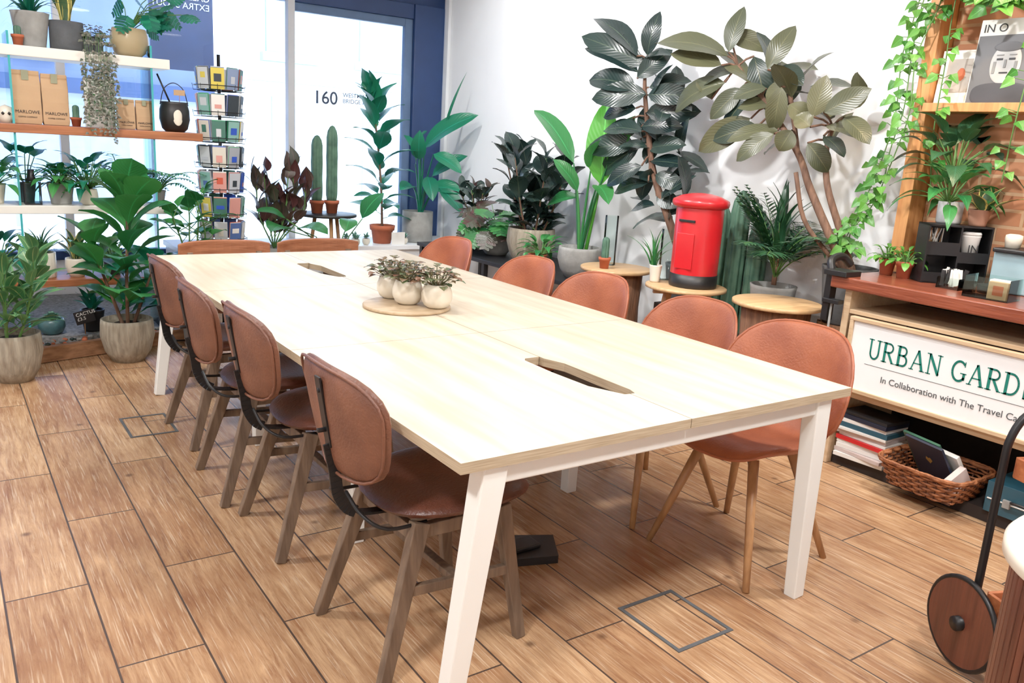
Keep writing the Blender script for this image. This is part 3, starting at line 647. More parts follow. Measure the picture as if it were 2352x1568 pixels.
# postcard rack
e=empty('postcard_spinner_rack',(.735,4.5,0)); b=B()
b.tube([(0,0,.02),(0,0,1.9)],.012,BLACKM); b.lathe((0,0,0),[(.2,0),(.2,.012),(.03,.03)],BLACKM,n=24)
pal=[(220,200,80),(206,84,62),(74,102,160),(226,228,228),(160,166,174),(60,110,96),(42,52,60),(216,150,140),(130,180,170),(40,80,190),(30,160,90),(200,206,210),(190,196,204),(216,210,196),(130,150,186),(232,230,224)]
pm=[mat('postcard_%d'%i,c,.5,var=.03) for i,c in enumerate(pal)]
cb=B(); k8=9
for tr in range(7):
    z=.645+tr*.17
    b.tube([(.12*cos(t*pi/8),.12*sin(t*pi/8),z) for t in range(17)],.003,BLACKM,n=4,cap=False); b.tube([(.165*cos(t*pi/8),.165*sin(t*pi/8),z+.03) for t in range(17)],.003,BLACKM,n=4,cap=False)
    for k in range(k8):
        a=k*2*pi/k8+.2; Rm=Matrix.Rotation(a,3,'Z')@Matrix.Rotation(.1,3,'Y')
        c=V((.145*cos(a),.145*sin(a),z+.075)); mm=random.choice(pm)
        for q in range(3): cb.box(c-V((cos(a),sin(a),0))*.005*q+V((0,0,.004*q)),(.003,.085,.135),mm if q==0 else random.choice(pm),Rm)
        b.tube([(.03*cos(a),.03*sin(a),z),(.165*cos(a),.165*sin(a),z),(.172*cos(a),.172*sin(a),z+.04)],.002,BLACKM,n=4)
        m2=random.choice(pm); cb.box(c+V((cos(a),sin(a),0))*.003+V((0,0,R(-.02,.02))),(.001,R(.03,.06),R(.02,.06)),m2,Rm)
b.obj('wire_frame',e); cb.obj('postcards',e)

# ------------------------------------------------------------------ window plants
e=empty('round_side_table',(1.66,4.85,0)); b=B(); b.lathe((0,0,.785),[(.22,0),(.23,.004),(.23,.02),(.22,.024)],BLACKP,n=36); b.obj('top',e); b=B()
for k in range(3):
    a=k*2.094+.4; b.tube([(cos(a)*.1,sin(a)*.1,.785),(cos(a)*.21,sin(a)*.21,0)],[.016,.011],LEGBEE,n=10)
b.obj('legs',e)
for x,h in ((1.575,.52),(1.70,.6)):
    plant('potted_column_cactus',lambda b:cactus(b,(x,4.86,.89),h,.042,ribs=7),lambda b:pot(b,(x,4.86,.81),.06,.1,TERRA,'terra'))
def f(b):
    for k in range(6):
        x=1.08+.065*k; stalk(b,[(1.2,4.78,.55),(x,4.75,.8),(x+R(-.04,.04),4.75,.98+R(-.1,.15))],10,(.15,.23),.095,RED,'lance',r=(.006,.004),sm=STEMG,el=(.6,1.45),pet=.04)
plant('potted_bronze_calathea',f,lambda b:pot(b,(1.2,4.78,0),.13,.56,CONC,'cone'))
def f(b):
    for p,q,w in (((1.2,4.5,.72),(1.0,4.25,.74),.2),((1.28,4.5,.73),(1.42,4.25,.72),.2),((1.8,4.5,.8),(1.98,4.5,1.0),.17),((1.7,4.5,.8),(1.6,4.35,.72),.14),((1.2,4.5,.8),(.98,4.5,.86),.15)):
        b.tube([(1.5,4.4,.35),((p[0]+1.5)/2,4.4,.68),p],.005,STEMG,n=5); b.leaf(p,q,(0,-.3,1),w,GRN,'oval',bend=.12,fold=.1)
plant('potted_banana_leaf_plant',f,lambda b:pot(b,(1.5,4.38,0),.13,.4,CONC,'cone'))
plant('potted_young_fig_tree',lambda b:stalk(b,[(2.36,5.3,.6),(2.34,5.3,1.0),(2.28,5.3,1.5),(2.22,5.3,1.72)],34,(.24,.34),.15,GRNC,'lance',r=(.012,.006),el=(-.1,1.2),t0=.1,pet=.05),lambda b:pot(b,(2.36,5.3,.501),.115,.16,TERRA,'terra'))
def strel(b,c,L_,m=GRNC):
    for p,q,w in L_:
        p=V(p);q=V(q);c=V(c); b.tube(smoothpath([c,c.lerp(p,.5)+V((0,0,.06)),p],4),[.011,.0105,.010,.0095,.009,.008,.007,.006,.005],m,n=6,cap=False); b.leaf(p,q,(-.35,-.6,.7),w,m,'oval',bend=.1,fold=.3,nt=9)
def f(b):
    strel(b,(2.76,5.35,.72),[((2.76,5.3,1.35),(3.1,4.95,1.66),.2),((2.7,5.35,1.2),(2.5,5.2,1.45),.14),((2.85,5.3,1.1),(3.1,5.1,1.3),.15),((2.66,5.3,1.0),(2.45,5.15,.98),.14),((2.8,5.3,1.0),(3.05,5.0,.96),.16),((2.72,5.3,1.45),(2.78,5.3,1.5),.03),((2.68,5.25,1.25),(2.6,5.1,1.5),.14),((2.8,5.2,1.3),(2.98,5.0,1.15),.15),((2.75,5.2,1.1),(2.7,5.0,.9),.14),((2.85,5.15,1.0),(2.98,4.95,.8),.14)])
    b.leaf((2.9,5.2,1.5),(3.02,5.05,2.02),(-.6,-.6,0),.025,GRNC,'lance',fold=.8)
plant('potted_strelitzia',f,lambda b:pot(b,(2.74,5.35,.501),.14,.28,CONC,'cyl'))
for x,y in ((1.98,5.22),(2.08,5.25),(2.16,5.2),(2.05,5.165),(2.53,5.2)):
    plant('potted_succulent',lambda b:rosette(b,(x,y,.56),18,(.03,.06),.02,BLUEL,'lance',(.1,1.4),curl=-.1),lambda b:pot(b,(x,y,.501),.035,.055,CREAM,'round'))
b=B(); b.box((2.45,5.16,.556),(.13,.004,.11),PAPER); b.obj('small_white_card')

b=B(); b.b2((2.5,2.8,.53),(3.18,4.9,.56),BLACKP)
for y in (2.85,3.85,4.85):
    for x in (2.53,3.14): b.b2((x-.02,y-.02,0),(x+.02,y+.02,.53),BLACKP)
b.obj('black_bench',bevel=.003)
def f(b):
    for k in range(6):
        a=k*1.05; x,y=2.75+cos(a)*.05,3.55+sin(a)*.06
        stalk(b,[(x,y,.75),(2.75+cos(a)*.13,3.55+sin(a)*.17,1.0),(2.75+cos(a)*.18,3.58+sin(a)*.3,1.2+R(0,.18))],15,(.17,.25),.14,RUBD,'oval',r=(.009,.005),el=(.2,1.1),t0=.1,pet=.03)
plant('potted_rubber_plant',f,lambda b:pot(b,(2.75,3.57,.561),.18,.27,STONE,'belly',ribs=30))
def f(b):
    for k in range(38):
        a=R(0,6.28); el=R(.0,1.2); c=V((2.78,4.08,.74)); p=c+dirv(a,el)*R(.12,.26); b.tube([c,p],.003,STEMG,n=4,cap=False); monstera(b,p,p+dirv(a,el-1.1)*R(.14,.2),(-.3,-.5,1),.17,GRN if k%3 else RED)
plant('potted_monstera',f,lambda b:pot(b,(2.78,4.08,.561),.14,.2,CONC,'belly'))
plant('potted_ficus',lambda b:[stalk(b,[(2.85,4.5,.7),(2.85+dx,4.5+dy,.9),(2.85+dx*1.6,4.5+dy*1.6,1.02)],12,(.1,.17),.07,RED if dx>0 else RUBD,'oval',r=(.006,.003),el=(0,1)) for dx,dy in((.06,0),(-.08,.05),(-.05,-.12),(.03,.1),(-.1,-.1))],lambda b:pot(b,(2.85,4.5,.561),.12,.17,CONCD,'cone'))
def f(b):
    b.tube([(2.74,2.92,.7),(2.76,2.88,1.0),(2.78,2.85,1.27)],[.014,.011,.007],GRNB,n=6); b.leaf((2.78,2.85,1.2),(2.8,2.88,1.75),(-.8,-.55,.05),.22,GRNB,'oval',bend=.04,fold=.35,nt=10)
    strel(b,(2.72,2.95,.68),[((2.73,3.1,1.33),(2.74,3.62,1.68),.15),((2.7,2.8,1.2),(2.6,2.55,1.1),.13),((2.75,3.05,1.1),(2.7,3.35,1.0),.13),((2.72,2.9,1.3),(2.62,2.7,1.5),.12),((2.78,2.8,1.35),(2.85,2.65,1.66),.13),((2.7,3.0,1.15),(2.55,3.1,1.35),.12)],GRN)
plant('potted_bird_of_paradise',f,lambda b:pot(b,(2.73,2.96,.561),.15,.21,CONC,'belly',ribs=30))
plant('potted_small_ficus',lambda b:rosette(b,(2.62,3.26,.68),30,(.08,.15),.05,GRN,'lance',(.1,1.3),pet=.1),lambda b:pot(b,(2.6,3.27,.561),.07,.12,TERRA,'cone'))

# ------------------------------------------------------------------ large rubber trees (leaf endpoints along the wall, in cm)
LA="""258,201 299,226 257,202 249,226 256,196 307,213 259,192 303,205 264,199 237,202 259,188 238,205 258,182 301,188 253,179 293,175 254,183 221,188 249,178 216,178 258,170 287,165 263,164 266,153 248,167 211,170 251,159 222,160 261,148 298,143 257,146 287,129 249,146 219,150 247,135 275,122 244,138 213,137 242,125 270,117 239,130 215,124 250,156 284,156 237,117 217,113"""
LB="""186,200 182,223 193,211 163,202 186,198 236,206 188,193 226,199 182,192 207,184 187,184 224,170 174,198 158,172 158,190 147,212 155,192 137,183 177,181 194,165 170,177 186,158 158,172 175,170 148,181 151,159 141,172 129,164 150,159 179,153 147,157 171,143 168,165 199,147 162,161 190,153 136,159 145,149 126,166 123,185 119,168 98,179 121,162 103,158 111,166 94,155 122,157 106,149 127,153 114,140 126,161 137,166 162,181 179,175 195,175 207,187 143,152 154,147"""
def rubber(b,data,x0,trunk,extra,h=(.8,.6),m=RUB,wf=.42,face=(-.6,-.6,.35)):
    P=[tuple(float(q)/100 for q in s.split(',')) for s in data.split()]
    for i in range(0,len(P),2):
        p=V((x0+R(-.05,.05),P[i][0],P[i][1])); q=V((x0,P[i+1][0],P[i+1][1])); dY=q.y-p.y; k=R(.4,1.0)
        a=-dY*h[1]*k+R(-.05,.05); q=q+V((h[0],h[1],0))*a; q=p+(q-p)*1.08; q.x=min(q.x,XW-.06)
        tr=min(trunk,key=lambda t:(V(t)-p).length); b.tube([tr,(V(tr)+p)/2+V((0,0,.01)),p],.006,TRUNK,n=5,cap=False)
        n=V(face)+V((R(-.35,.35),R(-.35,.35),R(-.3,.6)))
        L_=(q-p).length; b.leaf(p,q,n,min(.17,max(.115,L_*wf)),m,'oval',bend=R(.03,.12),fold=R(.08,.25),nt=10,curl=R(0,.12))
    for c,n in extra:
        for i in range(n):
            a=R(0,6.28); el=R(-.5,1.2); c2=V(c)+V((R(-.08,.1),R(-.12,.12),R(-.1,.1))); d=dirv(a,el); q=c2+d*R(.18,.28); q.x=min(q.x,XW-.06)
            b.leaf(c2,q,(R(-.6,0),R(-.6,0),1),R(.1,.13),m,'oval',bend=.08)
tA=smoothpath([(2.98,2.2,.72),(2.88,2.27,1.0),(2.84,2.42,1.3),(2.84,2.52,1.6),(2.82,2.56,1.85),(2.82,2.56,2.0)],5)
def f(b):
    b.tube(tA,[.03-.0009*i for i in range(len(tA))],TRUNK,n=9); b.tube(smoothpath([(2.98,2.2,.72),(2.95,2.18,1.0),(2.95,2.28,1.3)],4),.016,TRUNK)
    rubber(b,LA,2.8,tA[12:],[((2.9,2.5,1.75),8),((2.9,2.45,1.45),10),((2.9,2.4,1.2),12),((2.88,2.25,1.1),8)],m=RUBD,wf=.46)
plant('tall_rubber_tree',f,lambda b:pot(b,(2.98,2.2,.5),.13,.26,CONCD,'cone'))
b=B(); b.b2((2.86,2.09,0),(3.15,2.33,.499),DARKIN); b.obj('dark_plinth',bevel=.005)
tB=smoothpath([(2.97,1.05,.88),(2.89,1.12,1.05),(2.87,1.28,1.3),(2.86,1.38,1.48),(2.84,1.6,1.72),(2.82,1.82,1.93)],5)
tB2=smoothpath([(2.98,1.03,.88),(2.92,1.1,1.1),(2.9,1.2,1.32),(2.92,1.25,1.5),(2.9,1.22,1.62)],5)
tB3=smoothpath([(2.86,1.38,1.48),(2.88,1.45,1.65),(2.88,1.52,1.85)],4)
def f(b):
    b.tube(tB,[.026-.0006*i for i in range(len(tB))],TRUNK,n=9); b.tube(tB2,[.022-.0005*i for i in range(len(tB2))],TRUNK,n=9); b.tube(tB3,.013,TRUNK,n=7)
    b.tube(smoothpath([(2.96,1.05,.88),(2.88,1.15,1.0),(2.82,1.26,1.15),(2.8,1.33,1.38)],4),.012,TRUNK,n=7)
    rubber(b,LB,2.8,tB[14:]+tB2[14:]+tB3,[((2.92,1.55,1.8),8),((2.95,1.25,1.62),4),((2.9,1.75,1.85),5)],m=RUB,wf=.44)
plant('leaning_rubber_tree',f,lambda b:pot(b,(2.98,1.05,.62),.14,.3,CONCD,'cone'))
b=B(); b.lathe((2.98,1.05,0),[(.13,0),(.12,.3),(.125,.619)],LOGB,n=66,ribs=7,rd=.03); b.obj('tree_log_stand')
RUBP=leafmat('palm_leaf',(24,62,44),(50,92,54),trans=.1)
def f(b):
    for k in range(17):
        a=k*2.4
        if sin(a)>.3 and cos(a)<.3: continue
        frond(b,(2.95,1.49,.78),a,R(.95,1.45),R(.4,.58),18,.18,RUBP,.022,.8)
    for k in range(6): frond(b,(2.95,1.49,.78),R(1.2,2.6),R(1.25,1.45),R(.5,.62),18,.16,RUBP,.022,.35)
    stalk(b,[(2.95,1.49,.75),(2.95,1.49,.9),(2.95,1.5,1.05)],22,(.22,.34),.035,RUBP,'lance',r=(.015,.01),el=(.9,1.4),t0=.1,pet=.05)
plant('potted_kentia_palm',f,lambda b:pot(b,(2.95,1.49,.45),.13,.3,CONC,'cone'),xmax=3.18)
b=B(); b.b2((2.85,1.39,0),(3.1,1.62,.449),DARKIN); b.obj('dark_plinth',bevel=.005)
for x,y,h in ((3.04,1.86,.95),(3.05,2.0,.85),(3.06,1.72,.8)):
    plant('tall_cactus',lambda b:cactus(b,(x,y,.3),h,.055,ribs=9),lambda b:pot(b,(x,y,.001),.065,.33,CONCD,'cone'))

# ------------------------------------------------------------------ stools & post box
def logstool(x,y,h=.7):
    e=empty('log_stool',(x,y,0)); b=B(); b.lathe((0,0,0),[(.19,0),(.175,.2),(.165,.45),(.175,h-.022)],LOGB,n=66,ribs=11,rd=.02); b.obj('log',e)
    b=B(); b.lathe((0,0,h-.021),[(.225,0),(.23,.003),(.23,.018),(.225,.021)],PLYT,n=40); b.obj('ply_seat',e)
logstool(2.68,2.52,.70); logstool(2.66,1.23,.72)
e=empty('round_wooden_stool',(2.66,1.88,0)); b=B(); b.lathe((0,0,.672),[(.225,0),(.235,.004),(.235,.018),(.225,.022)],PLYT,n=40); b.obj('top',e); b=B()
for k in range(3):
    a=k*2.094+2.6; b.beam((cos(a)*.1,sin(a)*.1,.67),(cos(a)*.2,sin(a)*.2,0),(.04,.03),(.025,.025),LEGBEE)
    b.beam((0,0,.655),(cos(a)*.19,sin(a)*.19,.655),(.03,.03),(.03,.03),LEGBEE)
b.obj('legs',e)
e=empty('red_pillar_box',(2.68,1.85,.695)); b=B()
b.lathe((0,0,0),[(.135,0),(.138,.01),(.138,.075)],BLACKP,n=40); b.obj('base',e)
b=B(); b.lathe((0,0,.075),[(.135,0),(.135,.38)],REDPB,n=40,cap=False)
b.lathe((0,0,.45),[(.138,0),(.158,.012),(.162,.03),(.158,.045),(.11,.068),(.055,.08),(.001,.084)],REDPB,n=40); b.obj('body',e)
b=B(); a=-2.9; b.box((cos(a)*.135,sin(a)*.135,.38),(.01,.1,.014),BLACKP,Matrix.Rotation(a,3,'Z')); b.box((cos(a)*.134,sin(a)*.134,.21),(.008,.11,.2),REDPB,Matrix.Rotation(a,3,'Z'))
b.obj('slot_and_door',e,bevel=.002)
plant('potted_mini_cactus',lambda b:cactus(b,(2.56,2.5,.76),.14,.022),lambda b:pot(b,(2.56,2.5,.7015),.04,.07,TERRA,'terra'))
plant('potted_haworthia',lambda b:rosette(b,(2.55,2.05,.79),22,(.08,.24),.014,GRN,'grass',(.7,1.5),curl=.05),lambda b:pot(b,(2.55,2.03,.695),.038,.1,CREAM,'cone'))
CG=glassmat('clear_glass',(240,248,246))
for x,y,z,h in ((2.7,2.62,.7015,.32),(2.68,2.075,.695,.3)):
    e=empty('glass_cylinder_vase'); b=B(); b.lathe((x,y,z),[(.04,0),(.044,.004),(.044,h)],CG,n=24,cap=False); b.lathe((x,y,z),[(.04,0),(.001,.002)],CG,n=24,cap=False); b.obj('glass',e)

# ------------------------------------------------------------------ counter
e=empty('service_counter')
b=B(); b.b2((2.56,-2.4,.868),(3.19,.87,.925),CTOP); b.obj('worktop',e,bevel=.006)
b=B(); b.b2((2.6,.775,.0),(3.17,.81,.867),CBODY); b.b2((2.6,-2.4,.36),(3.17,.774,.395),CBODY); b.b2((2.6,-2.38,.755),(3.1,.774,.775),CBODY); b.obj('carcass',e,bevel=.003)
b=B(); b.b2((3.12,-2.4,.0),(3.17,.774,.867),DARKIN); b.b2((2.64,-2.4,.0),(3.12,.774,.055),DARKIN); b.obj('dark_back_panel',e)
e=empty('counter_sign'); b=B(); y1,y0,z0,z1=.74,-.42,.397,.752; x=2.575; bw=.018
for a,c in (((y0,z0),(y1,z0+bw)),((y0,z1-bw),(y1,z1)),((y0,z0+bw),(y0+bw,z1-bw)),((y1-bw,z0+bw),(y1,z1-bw))): b.b2((x-.012,a[0],a[1]),(x+.02,c[0],c[1]),CBODY)
b.obj('wood_border',e,bevel=.002)
b=B(); b.b2((x,y0+bw,z0+bw),(x+.015,y1-bw,z1-bw),SIGNW); b.b2((x-.001,y0+.1,.543),(x,y1-.1,.545),SIGNK); b.obj('panel',e)
def glyph(ch):
    T_=.15
    def arc(cx,cy,rx,ry,a0,a1,n=12): return [(cx+rx*cos(radians(a0+(a1-a0)*i/n)),cy+ry*sin(radians(a0+(a1-a0)*i/n))) for i in range(n+1)]
    sf=lambda x,y,w=.3:([(x-w/2,y),(x+w/2,y)],.05)
    if ch=='U': return .78,[([(.15,1),(.15,.35)]+arc(.39,.33,.24,.31,180,360)+[(.63,.35),(.63,1)],.1),sf(.15,.975),sf(.63,.975)]
    if ch=='R': return .78,[([(.17,0),(.17,1)],T_),([(.17,.96),(.4,.96)]+arc(.4,.74,.22,.22,90,-90)+[(.17,.52)],.09),([(.36,.52),(.66,.03)],T_*.85),sf(.17,.025),sf(.13,.975,.25),sf(.7,.025,.18)]
    if ch=='B': return .76,[([(.17,0),(.17,1)],T_),([(.17,.96),(.38,.96)]+arc(.38,.75,.19,.21,90,-90)+[(.17,.54)],.09),([(.38,.54)]+arc(.4,.29,.23,.25,90,-90)+[(.17,.04)],.1),sf(.12,.025,.22),sf(.12,.975,.22)]
    if ch=='A': return .84,[([(.12,.02),(.42,.98)],.07),([(.42,.98),(.72,.02)],.14),([(.22,.34),(.62,.34)],.06),sf(.12,.025,.24),sf(.72,.025,.26)]
    if ch=='N': return .86,[([(.17,0),(.17,.98)],.075),([(.17,.96),(.7,.04)],.14),([(.7,.02),(.7,1)],.075),sf(.17,.025,.26),sf(.12,.975,.22),sf(.7,.975,.26)]
    if ch=='G': return .84,[(arc(.44,.5,.34,.46,45,325,20),.11),([(.7,.42),(.7,.12)],.13),([(.52,.42),(.82,.42)],.05),([(.7,.97),(.7,.74)],.05)]
    if ch=='D': return .84,[([(.17,0),(.17,1)],T_),([(.17,.96),(.36,.96)]+arc(.36,.5,.36,.46,90,-90)+[(.17,.04)],.1),sf(.12,.025,.22),sf(.12,.975,.22)]
    if ch=='E': return .72,[([(.17,0),(.17,1)],T_),([(.1,.97),(.62,.97)],.06),([(.17,.52),(.48,.52)],.06),([(.1,.03),(.64,.03)],.06),([(.61,1),(.61,.8)],.05),([(.63,0),(.63,.22)],.05),([(.47,.62),(.47,.42)],.05)]
    return .36,[]
b=B(); s_=.092; sy_=.083; yy=.632; zz=.575; xx=x-.0015
for ch in 'URBAN GARDEN':
    w,st=glyph(ch)
    for pl,wt in st:
        for i in range(len(pl)-1):
            (ax_,ay_),(bx_,by_)=pl[i],pl[i+1]; d=V((bx_-ax_,by_-ay_)); 
            if d.length<1e-5: continue
            d.normalize(); n=V((-d.y,d.x))*wt/2; e1=d*(.01)
            q=[V((ax_,ay_))-e1+n,V((ax_,ay_))-e1-n,V((bx_,by_))+e1-n,V((bx_,by_))+e1+n]
            b.add([(xx,yy-p.x*sy_,zz+p.y*s_) for p in q],[(0,1,2,3)],SIGNG,False)
    yy-=(w+.045)*sy_
b.obj('title_letters',e)
text('In Collaboration with The Travel Cafe','subtitle',(xx,.55,.478),.041,SIGNK,(pi/2,0,-pi/2),e,sx=.99)
b=B(); z=.056
for i,(w,h_,c) in enumerate([(.2,.02,PAPER),(.21,.018,PINK),(.2,.022,PAPER),(.19,.016,PAPER),(.205,.02,REDPB),(.2,.012,PAPER),(.19,.02,PINK),(.2,.012,PAPER),(.18,.022,TEALB),(.19,.018,PAPER),(.18,.02,NAVYL),(.17,.014,INK)]):
    b.box((2.72+R(-.01,.01),.63+R(-.012,.012),z+h_/2),(w,.25,h_),c,Matrix.Rotation(R(-.08,.08),3,'Z')); z+=h_+.001
b.obj('stack_of_books',bevel=.001)
e=empty('wicker_basket',(2.64,.265,-.002)); b=B()
for k in range(9):
    z=.064+k*.0135; o=.0125*k*.45
    pts=[]
    for j in range(97):
        t=2*pi*j/96; q=(abs(cos(t))**5+abs(sin(t))**5)**(-.2); w=.0065*sin(16*t+pi*k)
        pts.append(((.13+o+w)*cos(t)*q,(.15+o+w)*sin(t)*q,z))
    b.tube(pts,.0052 if k<8 else .009,WICK,n=6,cap=False)
for j in range(32):
    t=2*pi*(j+.5)/32; q=(abs(cos(t))**5+abs(sin(t))**5)**(-.2); b.tube([(.13*cos(t)*q,.15*sin(t)*q,.06),(.175*cos(t)*q,.195*sin(t)*q,.172)],.0035,WICKD,n=5)
for k in range(3):
    pts=[(.182*cos(t)*(abs(cos(t))**5+abs(sin(t))**5)**(-.2),.2*sin(t)*(abs(cos(t))**5+abs(sin(t))**5)**(-.2),.176+.004*sin(20*t+k*2.1)) for t in [2*pi*j/96 for j in range(97)]]
    b.tube(pts,.0055,WICK,n=5,cap=False)
b.b2((-.12,-.145,.058),(.12,.145,.066),WICKD); b.obj('weave',e)
b=B(); Rm=Matrix.Rotation(-.25,3,'Z')@Matrix.Rotation(-.6,3,'Y'); b.box((-.04,.0,.19),(.012,.2,.24),NAVYL,Rm); b.box((-.005,.03,.19),(.012,.2,.25),mat('green_book',(40,90,66),.5),Rm)
b.box((.03,-.02,.17),(.02,.22,.2),PAPER,Rm); b.box((-.05,-.135,.14),(.1,.03,.12),PINK,Rm); b.obj('menus_and_books',e,bevel=.001)
b=B(); Rn=Rm@V((-.0075,0,0)); q=V((-.04,.0,.19))+Rn
vs=[q+Rm@V((0,a*.018,c*.022+.02)) for a,c in((-1,0),(-.6,.8),(0,.5),(.6,.8),(1,0),(0,-1))]; b.add(vs,[(5,4,3,2,1,0)],GOLD,False); b.obj('gold_emblem',e)
b=B(); b.b2((2.62,-.3,.056),(2.9,.03,.19),TEALB); b.b2((2.612,-.29,.115),(2.62,.02,.12),PAPER)
for y in(-.18,-.06): b.b2((2.605,y-.015,.1),(2.62,y+.015,.135),CONC)
b.tube(smoothpath([(2.61,-.15,.13),(2.585,-.14,.14),(2.585,-.09,.14),(2.61,-.08,.13)],4),.006,BLACKP); b.obj('teal_carry_case',bevel=.006)
b=B(); b.tube(smoothpath([(2.6,.9,.94),(2.62,.92,.985),(2.7,.92,1.0),(2.75,.9,.96)],5),.02,BLACKP); b.b2((2.57,.872,.70),(2.62,.905,.94),BLACKP); b.b2((2.54,.78,.925),(2.66,.9,.95),BLACKP); b.b2((2.555,.81,.79),(2.6,.9,.81),BLACKP)
b.tube([(2.58,.86,.5),(2.58,.86,.8)],.006,CONC); b.obj('black_clamp_grinder',bevel=.004)
CT=.926
for x,y,h_ in ((2.88,.79,.05),(2.86,.69,.055)):
    plant('terracotta_pot_seedling',lambda b:rosette(b,(x,y,CT+.07),26,(.03,.06),.025,POTH,'oval',(.1,1.4),pet=.06),lambda b:pot(b,(x,y,CT),.042,.08,TERRA,'terra'))
e=empty('black_cup_organiser',(2.975,.54,CT),radians(-38)); b=B()
for a,c in (((-.145,-.06,0),(-.137,.06,.27)),((.137,-.06,0),(.145,.06,.27)),((-.0,-.06,0),(.008,.06,.27)),((-.137,.052,0),(.137,.06,.27)),((-.137,-.06,0),(.137,.052,.008)),((-.137,-.06,.13),(.0,.052,.138)),((.008,-.06,.1),(.137,.052,.108)),((-.145,-.06,.262),(.145,.06,.27)),((-.137,-.06,0),(-.0,-.054,.05)),((-.137,-.06,.138),(0,-.054,.19)),((.008,-.06,.108),(.137,-.054,.15))): b.b2(a,c,BLACKP)
b.obj('body',e)
b=B(); b.lathe((.07,-.01,.11),[(.03,0),(.042,.11),(.044,.115),(.04,.118)],PAPER,n=24); b.lathe((.07,-.01,.228),[(.044,0),(.044,.008),(.04,.014)],PAPER,n=24); b.obj('paper_cup',e)
text('IN','cup_letters',(.07,-.0525,.15),.05,INK,(pi/2,0,0),e,'CENTER')
b=B()
for i in range(16): b.tube([(-.1+R(-.02,.05),R(-.02,.02),.15),(-.1+R(-.03,.06),R(-.02,.02),.25)],.003,LEGBEE if i%2 else PAPER,n=5)
b.obj('stirrers',e)
plant('potted_prayer_plant',lambda b:[rosette(b,(2.98,.60,CT+.37),26,(.14,.2),.07,GRN,'lance',(.0,1.3),pet=.12),rosette(b,(2.98,.6,CT+.5),26,(.12,.2),.09,RUBP,'lance',(.2,1.4),pet=.18)],lambda b:pot(b,(2.99,.59,CT+.271),.055,.1,mat('marble',(214,214,210),.3,c2=(120,124,130),scale=8),'cyl'),xmax=3.12)
plant('potted_snake_plant',lambda b:rosette(b,(3.02,.45,CT+.33),12,(.08,.18),.06,SNAKE,'lance',(.5,1.4),curl=0),lambda b:pot(b,(3.03,.475,CT+.271),.05,.075,mat('brown_pot',(170,120,96),.6),'cone'),xmax=3.12)
b=B()
for i in range(30):
    x,y=2.80+R(-.03,.03),.42+R(-.04,.04); a=R(0,6.28); b.box((x,y,CT+.035+R(.006,.02)),(.018,.003,.07),PAPER if i%3 else INK,Matrix.Rotation(a,3,'Z')@Matrix.Rotation(R(-.3,.3),3,'Y'))
for a,c in (((2.755,.37,0),(2.758,.47,.05)),((2.842,.37,0),(2.845,.47,.05)),((2.758,.37,0),(2.842,.373,.05)),((2.758,.467,0),(2.842,.47,.05))): b.b2((a[0],a[1],CT),(c[0],c[1],CT+c[2]),CG)
b.obj('sugar_sachets')
e=empty('acrylic_card_box',(2.72,.21,CT),.1); b=B(); 
for a,c in (((-.07,-.09,0),(-.067,.09,.09)),((.067,-.09,0),(.07,.09,.09)),((-.067,-.09,0),(.067,-.087,.09)),((-.067,.087,0),(.067,.09,.09)),((-.067,-.087,0),(.067,.087,.003))): b.b2(a,c,CG)
b.obj('acrylic',e); b=B(); b.b2((-.05,-.075,.004),(-.02,.0,.075),KRAFT); b.b2((-.015,-.07,.004),(.03,.01,.08),PAPER); b.b2((-.052,-.06,.02),(-.0505,-.02,.06),TERRA); b.obj('cards',e)
e=empty('coin_tray',(2.87,.28,CT)); b=B(); b.lathe((0,0,0),[(.055,0),(.06,.01),(.06,.035),(.055,.035),(.052,.012),(.001,.01)],BLACKP); b.obj('dish',e)
b=B(); b.b2((2.95,.0,CT),(3.12,.34,1.1),mat('machine_blue',(150,180,190),.3)); b.b2((2.93,.02,1.1),(3.12,.34,1.12),BLACKP); b.obj('coffee_till',bevel=.006)
b=B(); 
for k in range(4): b.lathe((3.0+R(-.02,.03),.05+k*.08,1.1215),[(.03,0),(.036,.04),(.034,.055),(.02,.06)],[CREAM,BLACKP,GOLD,CREAM][k],n=18)
b.obj('jars_on_till')
BK=brickmat('orange_bricks',(204,140,98),(180,114,76),(206,166,126),.22,.075,rot=True)
b=B(); b.b2((3.13,-2.4,.93),(3.19,.79,2.75),BK); b.obj('brick_panel')
e=empty('pine_wall_shelf'); b=B(); b.b2((3.0,.795,.93),(3.19,.86,2.75),PINE); b.b2((2.96,-2.4,1.70),(3.129,.794,1.74),PINE); b.b2((2.96,-2.4,2.3),(3.129,.794,2.34),PINE); b.obj('frame',e,bevel=.003)
def frame(name,y,z,w,h_,fn=None,x=3.03,bm=PAPER,tilt=.1):
    e=empty(name,(x,y,z)); e.rotation_euler=(0,tilt,0); b=B(); b.b2((0,-w/2,0),(.012,w/2,h_),bm); b.obj('board',e,bevel=.002)
    if fn: b=B(); fn(b); b.obj('artwork',e)
    return e
AG=mat('art_gray',(180,170,160),.6)
def art1(b):
    b.b2((-.002,-.07,.05),(0,.05,.2),AG); b.add([(-.003,.02*cos(t)-.02,.13+.03*sin(t)) for t in [i*.63 for i in range(10)]],[tuple(range(10))],TERRA,False)
frame('framed_print',.70,1.742,.17,.24,art1)
SK=mat('portrait_gray',(186,186,186),.6); SD=mat('portrait_dark',(34,34,38),.6); SU=mat('suit',(60,60,66),.7); NG=mat('nose_gray',(130,130,130),.6); HG=mat('hair_gray',(96,96,100),.7); AD=mat('portrait_backdrop',(96,96,100),.6)
